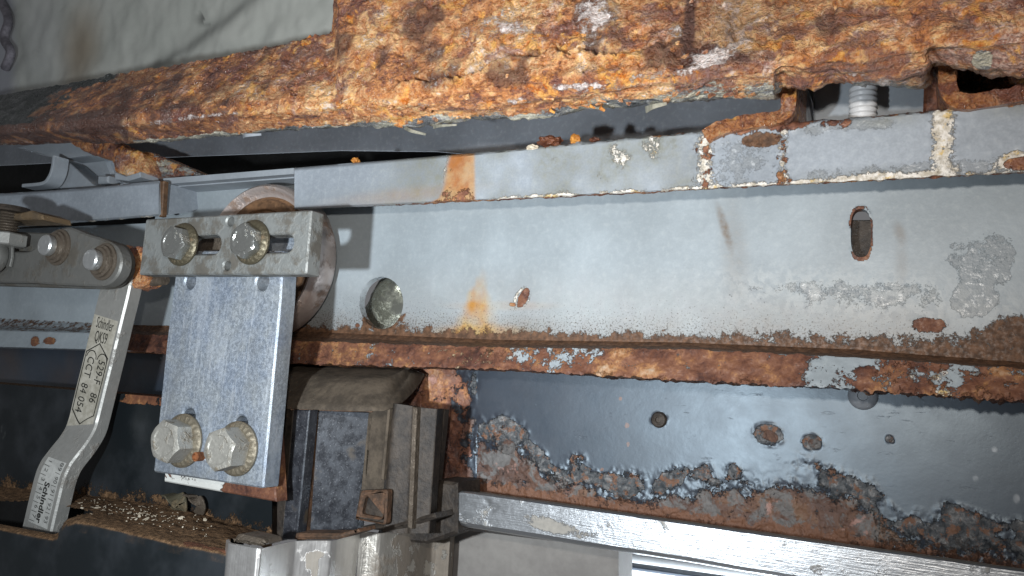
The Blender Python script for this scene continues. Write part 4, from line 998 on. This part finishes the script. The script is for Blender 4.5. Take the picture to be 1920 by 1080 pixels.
quad('leaf_top_rail', [(545, 762, -.031), (699, 766, YR - .0015), (698, 773, YR - .0015), (545, 769, -.031)], .004, M_seam, dp)
flat('leaf_pane', [(550, 768), (580, 769), (556, 1012), (528, 1012)], -.0305, -.026, M_leaf, dp)
flat('leaf_edge', [(520, 764), (551, 765), (530, 1014), (495, 1014)], -.0295, -.02, M_brownd, dp)
bx = thing('latch_box', P(695, 985, -.03), 'small brown box tab with a dark centre beside the door leaf', 'latch box')
outl = rnd(pxpoly([(675, 920), (726, 918), (722, 985), (664, 974)], -.0275), .0012)
inn = rnd(pxpoly([(683, 932), (720, 924), (716, 972), (676, 964)], -.0275), .0012)
plate('box_frame', outl, -.0275, -.0245, M_seam, bx, .0006, [inn])
flat('box_back', [(674, 919), (727, 917), (723, 984), (665, 974)], -.0252, -.0235, M_brownd, bx)
ps = thing('dark_post', P(775, 980, -.02), 'dark grimy folded steel post between the door leaf and the dark panel', 'post')
def fold(nm, tops, botm, mat, par, back=.006, mk=None):
    """vertical folded sheet: lists of (px,py,Y) along the top and bottom"""
    T = np.array([P(*t) for t in tops]); B = np.array([P(*t) for t in botm])
    T = np.array([[np.interp(s, np.arange(len(T)), T[:, q]) for q in range(3)] for s in np.linspace(0, len(T) - 1, (len(T) - 1) * 10 + 1)])
    B = np.array([[np.interp(s, np.arange(len(B)), B[:, q]) for q in range(3)] for s in np.linspace(0, len(B) - 1, (len(B) - 1) * 10 + 1)])
    for _ in range(2):
        for a in (T, B): a[1:-1] = a[1:-1] * .5 + (a[:-2] + a[2:]) * .25
    T2 = T + np.array([0, back, 0]); B2 = B + np.array([0, back, 0])
    R_ = loft([T2, T, B, B2], [1, 40, 1]); ms = None
    if mk is not None:
        u_, v_ = UV(R_.reshape(-1, 3)); a_ = M4(u_); a_[:, 2] = mk(u_, v_, fbm(R_.reshape(-1, 3) * 260, 4)); ms = {'M': a_}
    return sheet(nm, R_, mat, par, ms, sharp=40)
fold('post_face', [(733, 757, -.016), (738, 756, -.024), (775, 762, -.0215), (780, 764, -.024), (820, 767, -.022), (822, 767, -.0195)], [(712, 1000, -.016), (715, 1000, -.024), (764, 1000, -.0215), (768, 1000, -.024), (805, 1000, -.022), (807, 1000, -.0195)], M_brownd, ps, .003)
flat('post_ridge', [(773, 763), (781, 764), (771, 992), (763, 990)], -.0262, -.022, M_pinb, ps)
flat('post_edge', [(823, 766), (834, 768), (820, 905), (810, 905)], -.012, -.009, M_brownd, ps)
flat('post_strip', [(726, 760), (731, 760), (718, 900), (713, 900)], -.0245, -.02, M_brown, ps)
flat('post_foot', [(712, 985), (812, 900), (856, 905), (856, 1000), (800, 1020), (700, 1012)], -.012, .004, M_brownd, ps, .001)

# ================================================================== STAINLESS PILLARS
pi = thing('stainless_jamb', P(520, 1075, -.06), 'bright folded stainless jamb at the bottom with a scraped gouge', 'jamb')
def PZ(px, py, Z):
    d = RW @ np.array([(px - 960) / FPX, (py - 540) / FPX, 1.]); return CAM + d * (Z - CAM[2]) / d[2]
ZJ = P(430, 1020, -.0725)[2]
def jam(l): return [(a, b, PZ(a, b, ZJ)[1]) for a, b in l]
def px_down(l, dy, dxf): return [(x + dxf * dy, y + dy, Y) for x, y, Y in l]
tops = [(424, 1012, jam([(424, 1012)])[0][2])] + jam([(427, 1019), (462, 1025), (482, 1028.5), (490, 1028.5), (500, 1026), (545, 1016), (554, 1014.5), (590, 1014), (622, 1014), (632, 1012), (652, 1005), (671, 999)])
fold('jamb_skin', tops, px_down(tops, 130, -.09), M_steel, pi, .0012, lambda a, b, n_: np.clip(.9 * ell(a, b, 592, 1040, 15, 6, 0, .5) + .9 * ell(a, b, 590, 1066, 8, 26, 4, .5) + .5 * ell(a, b, 577, 1062, 4, 20, 6, .5) + .25 * ell(a, b, 610, 1040, 60, 20, 0, .8) + .35 * n_ * (b < 1075), 0, 1))
flat('jamb_cap', rnd([(432, 1017), (442, 1001), (490, 1012), (494, 1022), (484, 1025), (440, 1018)], 6), -.068, -.060, M_pinb, pi, .0012)
flat('jamb_cap', [(548, 1012), (552, 1000), (635, 1001), (668, 992), (672, 998), (640, 1009), (628, 1012)], -.049, -.040, M_seam, pi, .001)
p2 = thing('dusty_jamb', P(760, 1075, -.03), 'dusty brown stainless jamb with one bright rounded corner, right of the bright jamb', 'jamb')
tops = jam([(674, 998), (690, 998), (706, 1000), (714, 1000), (722, 999), (770, 990), (812, 978), (822, 978), (838, 981), (846, 982), (851, 978)])
fold('jamb_skin', tops, px_down(tops, 140, -.06), M_steeld, p2, .0012, lambda a, b, n_: np.clip(.62 * ss(a, 722, 760) + .2 + .5 * n_ - .4 * (np.abs(a - 712) < 10), 0, 1))
flat('jamb_cap', [(672, 988), (690, 984), (735, 984), (812, 962), (816, 972), (770, 988), (722, 996), (700, 994)], -.024, -.010, M_brownd, p2, .001)

# ================================================================== LOWER LEFT: HANGER CHANNEL
hc = thing('door_hanger', P(200, 960, -.05), 'dark green black door hanger channel with a brown dusty shelf at the lower left', 'door hanger')
xs = np.concatenate([np.arange(-170, 96, 4.), np.arange(96, 156, 1.5), np.arange(156, 512, 3.)])
h0 = lin([(-170, 706), (0, 716), (200, 732), (320, 742), (520, 758)]); 
h2 = lin([(-170, 897), (0, 912), (150, 927), (330, 950), (450, 985), (520, 1004)])
h3 = lin([(-170, 962), (0, 984), (100, 1003), (109, 1001), (116, 988), (126, 977), (145, 971), (170, 974), (230, 988), (330, 1012), (430, 1031), (520, 1055)])
A0 = line(xs, h0, -.022); A1 = line(xs, lambda x: h0(x) + 4, -.0345); A2 = line(xs, h2, -.0345); A3 = line(xs, lambda x: h3(x) - 6, -.0655); A3b = line(xs, lambda x: h3(x) + 6, -.0705); A4 = line(xs, lambda x: h3(x) + 30, -.0715); A5 = line(xs, lambda x: 1260 + 0 * x, -.0715)
R = loft([A0, A1, A2, A3, A3b, A4, A5], [3, 40, 30, 5, 8, 20]); R[60:90] = R[60:90]
R[70:84] = smooth_rows(R[69:85], 2)[1:-1]
V = R.reshape(-1, 3); u, v = UV(V); m = M4(u); nz = fbm(V * 150, 4); row = np.repeat(np.arange(R.shape[0]), R.shape[1])
m[:, 0] = np.clip((row <= 6) * (.75 + .5 * nz) * ss(u, 180, 250) + .75 * np.exp(-((v - h3(u) - 3) / 7) ** 2) * ss(u, 335, 350) * (row > 70) , 0, 1)
m[:, 2] = np.clip(.62 * (1 - ss(h2(u) - v + 10 * nz, 0, 45)) * (row < 44), 0, 1)
hp_ = np.array([(-90, 935), (20, 940), (60, 938), (120, 949), (168, 957), (176, 961), (146, 966), (124, 975), (112, 992), (108, 1004), (60, 996), (-90, 972)], float)
def inpoly(px, py, pol):
    r = np.zeros(px.shape, bool); n = len(pol)
    for i in range(n):
        x1, y1 = pol[i - 1]; x2, y2 = pol[i]
        c = ((y1 > py) != (y2 > py)) & (px < (x2 - x1) * (py - y1) / (y2 - y1 + 1e-12) + x1); r ^= c
    return r
def cut(V, F):
    c = V[F].mean(1); cu, cv_ = UV(c); fr = np.arange(len(F)) // (R.shape[1] - 1)
    return V, F[~((inpoly(cu, cv_, hp_) & (fr >= 43) & (fr <= 74)) | ((fr >= 64) & (cu > 432)))]
V2 = V + np.array([0, 0, 1.]) * (((row > 43) & (row < 73)) * .0006 * fbm(V * 200, 4))[:, None]
sheet('hanger_channel', V2.reshape(R.shape), M_dusty, hc, masks={'M': m}, hole=cut, wall=0, cap=False)
# inner back of the shelf slot, a black sheet painting the dark inside
xsb = np.arange(-170, 470, 30.)
a = line(xsb, lambda x: h2(x) + 2, -.033); b_ = a.copy(); b_[:, 2] -= .06; c_ = b_.copy(); c_[:, 1] = -.068
sheet('channel_inside', loft([a, b_, c_], [3, 3]), M_black, hc, cap=False)
# pale flakes of dust lying on the shelf
Vs2, Fs2 = [], []
def chip(c, s, r_):
    b0 = len(Vs2); n_ = 5; th0 = r_.uniform(0, 6.3); ax = r_.uniform(.7, 2.4); tx, ty = r_.uniform(-.5, .5), r_.uniform(-.5, .5)
    for lay in (0, 1):
        for i in range(n_):
            a = 2 * math.pi * i / n_; q_ = r_.uniform(.5, 1.) * s
            x, y = q_ * math.cos(a) * ax, q_ * math.sin(a)
            X, Y_ = x * math.cos(th0) - y * math.sin(th0), x * math.sin(th0) + y * math.cos(th0)
            Vs2.append(np.array(c) + np.array([X, Y_, .00025 + .00012 * lay + tx * X + ty * Y_]))
    Fs2.append(list(range(b0, b0 + n_))); Fs2.append(list(range(b0 + n_, b0 + 2 * n_)))
    for i in range(n_): Fs2.append([b0 + i, b0 + (i + 1) % n_, b0 + n_ + (i + 1) % n_, b0 + n_ + i])
cand = np.where((row > 46) & (row < 72) & (u > 130) & (u < 400))[0]
wt_ = np.exp(-((u[cand] - 270) / 95) ** 2) * np.exp(-((row[cand] - 58) / 9.) ** 2); wt_ /= wt_.sum()
for i in rng.choice(cand, 150, replace=False, p=wt_): chip(V2[i], random.choice([.00015, .0002, .00025, .0003, .0004, .0007]), random)
df = mesh('dust_flakes', Vs2, Fs2, M_flake, None, 20); tag(df, 'pale flakes of dust scattered over the brown shelf', 'dust flakes', kind='stuff')
# dark wedge of rubber / spring clip under the zinc plate
cl = thing('spring_clip', P(335, 950, -.036), 'small yellowish spring clip on the channel under the zinc plate', 'clip')
o, _ = strip(catmull([P(318, 925, -.036), P(330, 932, -.038), P(338, 950, -.039), P(330, 962, -.037)], 6), .006, .0008, metal('clip_steel', (.12, .11, .075), .45, .4, .4, (.12, .09, .05), 200), 'clip_blade', cl, .0002)
o, _ = strip(catmull([P(352, 930, -.036), P(368, 936, -.038), P(376, 950, -.038), P(370, 966, -.036)], 6), .004, .0008, M_pinb, 'clip_blade', cl, .0002)

# ================================================================== ROLLER
ro = thing('track_roller', P(505, 490, -.010), 'large brown track roller with a worn bright rim behind the clamp bar', 'roller')
rc_ = P(505, 490, -.010); RR = np.linalg.norm(P(505, 635, -.016) - P(505, 490, -.016))
lathe('rim', rc_, [(RR * .86, -.006), (RR * .96, -.006), (RR, -.004), (RR * 1.005, 0), (RR * 1.005, .004), (RR * .99, .0062), (RR * .955, .0074), (RR * .92, .0070), (RR * .895, .0050), (RR * .86, .0040)], M_roll, ro, n=96, sharp=60)
lathe('disc', rc_, [(RR * .87, -.004), (RR * .87, .0035), (RR * .80, .0045), (RR * .78, .0058), (RR * .66, .0062), (RR * .64, .0050), (RR * .58, .0050), (RR * .56, .0066), (RR * .40, .0066)], M_rolb, ro, n=96, sharp=30)
lathe('hub', rc_, [(RR * .42, .0), (RR * .42, .010), (RR * .30, .011), (RR * .28, .030), (RR * .1, .0305)], M_pinb, ro, n=48)

# ================================================================== ZINC PLATE, SHIM, CLAMP BAR
def rz(px, py, dy, Y): return np.linalg.norm(P(px, py + dy, Y) - P(px, py, Y))
YZ = -.049; YS = -.042
zp = rnd(pxpoly([(331, 470), (531, 470), (526, 560), (493, 916), (287, 885), (312, 640), (328, 516)], YZ), .0008, 3)
hz = []
for (cx, cy, rx, ry) in ((356, 528, 13, 14), (491, 529, 14, 16)):
    c = P(cx, cy, YZ)[[0, 2]]; hz.append(circ(c, rz(cx, cy, ry, YZ) * .95, rz(cx, cy, ry, YZ), 24))
for (cx, cy) in ((351, 800), (449, 814)):
    c = P(cx, cy, YZ)[[0, 2]]; hz.append(slot(c, rz(cx, cy, 36, YZ), rz(cx, cy, 17, YZ), False))
c = P(398, 856, YZ)[[0, 2]]; hz.append(slot(c, .0035, rz(398, 856, 10, YZ), True, 6))
zpl = plate('zinc_plate', zp, YZ, YS, M_zinc, None, .0006, hz)
tag(zpl, 'bright blue zinc plated hanger plate bolted upright over the door hanger', 'hanger plate')
M_shim = painted('flaking_white_paint', (.62, .63, .60), .06)
shp = pxpoly([(322, 700), (505, 700), (517, 941), (307, 903)], YS + .0003)
sp_ = plate('shim_plate', shp, YS + .0003, YS + .0058, M_shim, None, .0005)
me = sp_.data; bm = bmesh.new(); bm.from_mesh(me); bmesh.ops.triangulate(bm, faces=bm.faces)
for _ in range(7):
    L = [e for e in bm.edges if e.calc_length() > .0012]
    if L: bmesh.ops.subdivide_edges(bm, edges=L, cuts=1)
bmesh.ops.triangulate(bm, faces=[f for f in bm.faces if len(f.verts) > 4]); bm.to_mesh(me); bm.free()
vv = np.array([v_.co[:] for v_ in me.vertices]); uu, v3 = UV(vv); nz = fbm(vv * 260, 4); mm = M4(uu)
mm[:, 0] = np.clip(.30 + .6 * ss(uu + .7 * (v3 - 920), 395, 450) + .35 * nz + .4 * (uu < 325) * (nz > -.1) + .35 * (vv[:, 1] > YS + .001), 0, 1)
at = me.attributes['M']; at.data.foreach_set('color', mm.ravel())
tag(sp_, 'rusty shim with flaking white paint showing below the zinc plate', 'shim')

YB = -.0555; YBB = -.0495
bo = rnd(pxpoly([(273, 411), (584, 394), (574, 514), (260, 515)], YB), .0006, 3)
hb = []
for (cx, cy, Lpx, r) in ((378, 459, 44, 18), (510, 457, 52, 17)):
    c = P(cx, cy, YB)[[0, 2]]; hb.append(slot(c, np.linalg.norm(P(cx + Lpx / 2, cy, YB) - P(cx - Lpx / 2, cy, YB)), rz(cx, cy, r, YB), True))
for (cx, cy) in ((431, 415), (425, 498)): hb.append(circ(P(cx, cy, YB)[[0, 2]], rz(cx, cy, 9, YB), None, 20))
cb = plate('clamp_bar', bo, YB, YBB, M_bar, None, .0005, hb)
tag(cb, 'stained grey steel clamp bar with two slots in front of the roller', 'clamp bar')
# things seen in the slots: carrier behind
o = plate('slot_washer_plate', pxpoly([(300, 436), (560, 432), (560, 482), (300, 484)], YZ + .0102), YZ + .0102, YZ + .013, M_zinc)
tag(o, 'zinc strip showing through the slots of the clamp bar', 'strip')

# ---- hex bolts
def hex_bolt(c, rw, hh, rot, mw, mh, label, tooth=1.):
    t = thing('hex_bolt', c, label, 'hex bolt', 'hex bolts on the hanger')
    n = 96; prof = [(rw * .98, 0), (rw, .0003), (rw, .0010), (rw * .96, .0013)]
    V, F = [], []
    def ring(fr, fh):
        for i in range(n):
            a = 2 * math.pi * i / n; r_, h_ = fr(i), fh(i); V.append((c[0] + r_ * math.cos(a), c[1] - h_, c[2] + r_ * math.sin(a)))
    for r_, h_ in prof: ring(lambda i: r_, lambda i: h_)
    th_ = lambda i: (.00012 if (i % 4) < 2 else -.00016) * tooth
    ring(lambda i: rw * .93, lambda i: .0016 + th_(i)); ring(lambda i: rw * .78, lambda i: .0021 + th_(i)); ring(lambda i: rw * .74, lambda i: .0020); ring(lambda i: rw * .3, lambda i: .0020)
    for j in range(7):
        for i in range(n):
            a, b = j * n + i, j * n + (i + 1) % n; F.append([a, b, b + n, a + n])
    F.append(list(range(n))); F.append(list(range(7 * n, 8 * n)))
    mesh('washer', V, F, mw, t, 25)
    V, F = [], []
    ap = rw * .70; n = 72
    hexr = lambda i: ap / math.cos(((2 * math.pi * i / n + math.radians(rot)) % (math.pi / 3)) - math.pi / 6)
    r0 = ap * .97
    ring(hexr, lambda i: .0018); ring(lambda i: hexr(i), lambda i: hh - max(0, hexr(i) - r0) * .62); ring(lambda i: r0 * .985, lambda i: hh); ring(lambda i: r0 * .80, lambda i: hh + .00005); ring(lambda i: r0 * .72, lambda i: hh - .00025); ring(lambda i: r0 * .1, lambda i: hh - .0003)
    for j in range(5):
        for i in range(n):
            a, b = j * n + i, j * n + (i + 1) % n; F.append([a, b, b + n, a + n])
    F.append(list(range(n))); F.append(list(range(5 * n, 6 * n)))
    V3 = np.array(V); V3[:, 1] -= .00012 * fbm(V3 * 600, 3)
    hd = mesh('hex_head', V3, F, mh, t, 28)
    def put(body, ox, oz, s, ang):
        ca, sa = math.cos(ang), math.sin(ang)
        def f(x, y):
            X, Z = ox + x * ca - y * sa, oz + x * sa + y * ca
            return (c[0] + X, c[1] - hh + .0001, c[2] + Z)
        o = text_mesh('head_mark', body, f, mh, hd, s, 1., 'CENTER', .00004)
        sm = o.modifiers.new('solid', 'SOLIDIFY'); sm.thickness = .0009; sm.offset = 0
        o.parent = hd; o.location = (0, 0, 0)
        return o
    a0 = math.radians(rot)
    put('8.8', -.0002, ap * .22, ap * .62, .1)
    return t
# head_mark is parented under hex_head whose mesh is already in local space of its thing, so keep offsets at zero
for (cx, cy, ry, hh, rot, Y, mw, mh, lab) in (
        (344, 459, 39.5, .0052, 10, YB, M_wash, M_bolt, 'shiny hex bolt at the left end of the clamp bar'),
        (475, 455, 41.5, .0052, 28, YB, M_wash, M_bolt, 'hex bolt with a red brown stained side, right one in the clamp bar'),
        (345, 826, 51, .0085, 14, YZ, M_washg, M_boltd, 'left of the two dull hex bolts at the bottom of the zinc plate'),
        (447, 841, 52, .0088, 40, YZ, M_washg, M_boltd, 'right of the two dull hex bolts at the bottom of the zinc plate')):
    hex_bolt(P(cx, cy, Y), rz(cx, cy, ry, Y), hh, rot, mw, mh, lab, .45 if cy < 600 else .8)
pn_ = lathe('rivet_pin', P(374, 856, YZ - .001), [(.0016, -.004), (.0016, .0018), (.0011, .0022), (.0009, .0014), (.0002, .0014)], M_rusty, None, n=20)
tag(pn_, 'small rusty hollow pin between the two lower bolts of the zinc plate', 'pin')

# ================================================================== LOCK LEVER AND LINK ARM
YL = -.058
lv = thing('lock_lever', P(100, 490, -.055), 'dull grey lock lever plate with two pivot pins at the left edge', 'lever')
lp = rnd(pxpoly([(-120, 466), (45, 472), (58, 470), (82, 452), (104, 430), (128, 424), (160, 438), (205, 452), (221, 464), (229, 487), (223, 514), (207, 531), (190, 537), (110, 534), (60, 530), (-120, 528)], YL), .004, 4)
plate('lever_plate', lp, YL, YL + .0045, M_lever, lv, .0007)
lb = rnd(pxpoly([(-120, 428), (70, 436), (160, 438), (225, 456), (241, 484), (236, 515), (215, 536), (195, 541), (-120, 532)], YL + .0055), .005, 5)
plate('back_link', lb, YL + .0055, YL + .0088, M_lever, lv, .0006)
for (cx, cy, sc_p, lab) in ((111, 464, 1.0, ''), (196, 491, .98, '')):
    c = P(cx, cy, YL); r = .0058 * sc_p
    t = lathe('pin_collar', c, [(r * 1.25, -.0002), (r * 1.25, .0006), (r * 1.08, .0009), (r * 1.08, .0020), (r * .92, .0022), (r * .88, .0030), (r * .66, .0031), (r * .66, .0036)], M_pinb, lv, n=36)
    o = lathe('pin_head', c - np.array([0, .0034, 0]), [(r * .66, 0), (r * .70, .0004), (r * .70, .0024), (r * .62, .0030), (r * .1, .0031)], M_pin, lv, n=36)
arm = thing('link_arm', P(190, 640, -.045), 'cranked steel link arm hanging at the left with two printed labels', 'link arm')
YA = -.0455
cen = [(222, 500, YA), (213, 545, YA), (202, 590, YA), (190, 640, YA), (179, 685, YA), (169, 725, YA), (160, 762, YA), (154, 786, YA - .0003), (147, 806, YA - .0016), (133, 828, YA - .0042), (117, 848, YA - .0066), (104, 866, YA - .0086), (95, 884, YA - .0096), (89, 902, YA - .0100), (84, 922, YA - .0102), (76, 955, YA - .0104), (68, 990, YA - .0106), (60, 1025, YA - .0108)]
pth = catmull([P(*c) for c in cen], 5)
WA = np.linalg.norm(P(217, 640, YA) - P(162, 640, YA))
ab, at_ = strip(pth, WA, .0062, M_arm, 'arm_bar', arm, .0007)
pcen = UV(at_.p)
def s_at(py): return float(np.interp(py, pcen[1], at_.L))
# the arm's rusty stop lug
crusty('stop_lug', [(232, 458), (262, 462), (266, 484), (262, 500), (276, 520), (262, 536), (244, 540), (236, 520), (240, 490)], YA + .001, YA + .009, M_rust, arm, (.5, .3, 0, .2), amp=.0005)
tube('stop_peg', [P(262, 528, YA + .006), P(285, 527, YA + .006), P(310, 524, YA + .006)], .0022, M_pinb, arm)
def lab_sheet(nm, s0, s1, w0, w1, mat, par, n=60):
    V, F = [], []
    for i in range(n + 1):
        s = s0 + (s1 - s0) * i / n
        for w_ in (w0, w1): V.append(at_(s, w_, .00006))
        for w_ in (w1, w0): V.append(at_(s, w_, -.0002))
    for i in range(n):
        for q in range(4): F.append([i * 4 + q, i * 4 + (q + 1) % 4, i * 4 + 4 + (q + 1) % 4, i * 4 + 4 + q])
    return mesh(nm, V, F, mat, par, 40)
H = WA / 2
s0, s1 = s_at(596), s_at(797); Ls = s1 - s0
L1 = lab_sheet('rating_label', s0, s1, -H * .90, H * .80, M_label, arm); L1.location = (0, 0, 0)
def on(sbase, wbase, rot=False):
    """text space -> arm face. rot: reading down the arm"""
    if rot: return lambda x, y: at_(sbase + x, wbase + y, .00020)
    return lambda x, y: at_(sbase - y, wbase + x, .00020)
def child_text(nm, body, fn, mat, par, size, sx, align='LEFT', bold=0):
    o = text_mesh(nm, body, fn, mat, None, size, sx, align, bold)
    o.data.transform(Matrix.Translation(-arm.location)); o.parent = par; return o
mmpx = rz(190, 640, 1, YA)
child_text('lettering', 'Schindler', on(s0 + .0047, -H * .60), M_ink, L1, .0062, .46)
child_text('lettering', 'QKS9', on(s0 + .0101, -H * .50), M_ink, L1, .0062, .52)
def ink_lines(nm, polys, wid, par, mat=M_ink):
    V, F = [], []
    for pts in polys:
        p = []
        for a, b in zip(pts[:-1], pts[1:]):
            for t in np.linspace(0, 1, 6, endpoint=False): p.append((a[0] + (b[0] - a[0]) * t, a[1] + (b[1] - a[1]) * t))
        p.append(pts[-1])
        v_, f_ = stroke_geo(p, wid); b0 = len(V); V += [at_(q[0], q[1], .00020) for q in v_]; F += [[i + b0 for i in ff] for ff in f_]
    o = mesh(nm, V, F, mat, None, None); o.data.transform(Matrix.Translation(-arm.location)); o.parent = par; return o
hs0 = s_at(645); hs1 = s_at(795); wl, wr = -H * .80, H * .72; wm = (wl + wr) / 2; slope = .0045
ink_lines('frame_line', [[(hs0, wm), (hs0 + slope, wr), (hs1 - slope, wr), (hs1, wm), (hs1 - slope, wl), (hs0 + slope, wl), (hs0, wm)]], .00045, L1)
def arc(cs, cw, r): return [(cs - r * math.cos(a) + r, cw + r * math.sin(a)) for a in np.linspace(-1.5, 1.5, 9)]
ink_lines('bracket_arc', [arc(hs0 + .0034, wl * .48, .0030), arc(hs0 + .0034, wr * .52, .0030)], .00035, L1)
child_text('lettering', 'CCT  84 054', on(hs0 + .0058, wl * .48 - .0018, True), M_ink, L1, .0058, .72)
child_text('lettering', '529-F   86', on(hs0 + .0058, wr * .52 - .0018, True), M_ink, L1, .0058, .72)
s2, s3 = s_at(862), s_at(984)
L2 = lab_sheet('date_label', s2, s3, -H * .62, H * .72, M_label2, arm, 20)
Lq = s3 - s2
stepq = Lq / 7.2
for i in range(7):
    child_text('lettering', str(i + 1), on(s2 + stepq * (i + .42), -H * .42, True), M_inkg, L2, .0030, 1.0, 'CENTER')
for i in range(5):
    child_text('lettering', str(89 + i), on(s2 + stepq * (i * 1.45 + .5), H * .42, True), M_inkg, L2, .0030, 1.0, 'CENTER')
ink_lines('tick_line', [[(s2 + stepq * (i + .95), -H * .58), (s2 + stepq * (i + .95), -H * .22)] for i in range(7)] + [[(s2 + stepq * (i * 1.45 + 1.2), H * .36), (s2 + stepq * (i * 1.45 + 1.2), H * .66)] for i in range(4)], .00022, L2, M_inkg)
child_text('lettering', 'Schindler', on(s2 + stepq * 2.5, -.0009, True), M_ink, L2, .0042, .98, 'LEFT', .00012)
# the dark end cap where the arm dips into the channel
# ================================================================== ADJUSTING SCREW AT THE FAR LEFT
ad = thing('adjusting_screw', P(18, 420, -.060), 'adjusting screw with hex nut and bronze tab at the far left edge', 'screw')
c = P(12, 432, -.062)
def pr(px): return np.linalg.norm(P(12 + px, 432, -.062) - P(12, 432, -.062))
prof = []; z = -.001
while z < .0075: prof += [(pr(10), z), (pr(12.5), z + .0004), (pr(10), z + .0009)]; z += .0011
lathe('screw_thread', c, prof, M_pinb, ad, 'z', 28, 60)
lathe('screw_top', c + np.array([0, 0, .0075]), [(pr(20), 0), (pr(22), .0008), (pr(20), .0022), (pr(6), .0024)], M_brownd, ad, 'z', 24)
hexn = lambda a, j: 1 / math.cos(((a + .35) % (math.pi / 3)) - math.pi / 6)
lathe('hex_nut', c + np.array([0, 0, -.0062]), [(pr(17), -.0002), (pr(19), .0003), (pr(19), .0044), (pr(17), .0050)], M_arm, ad, 'z', 72, 25, hexn)
flat('bronze_tab', [(-60, 402), (40, 398), (58, 394), (78, 402), (80, 412), (60, 411), (-60, 414)], -.062, -.050, metal('bronze_tab', (.24, .17, .10), .45, .5, .4, (.09, .065, .04), 160), ad, .0006)
lathe('fork_ring', P(-2, 482, -.060), [(.0052, 0), (.0066, .0), (.0072, .001), (.0072, .004), (.0066, .0048), (.0052, .0048), (.0050, .004), (.0050, .001)], M_lever, ad, '-y', 40, 40)
flat('fork_stem', [(-60, 455), (22, 455), (22, 480), (18, 500), (-60, 500)], -.0595, -.0585, M_lever, ad, .0003)
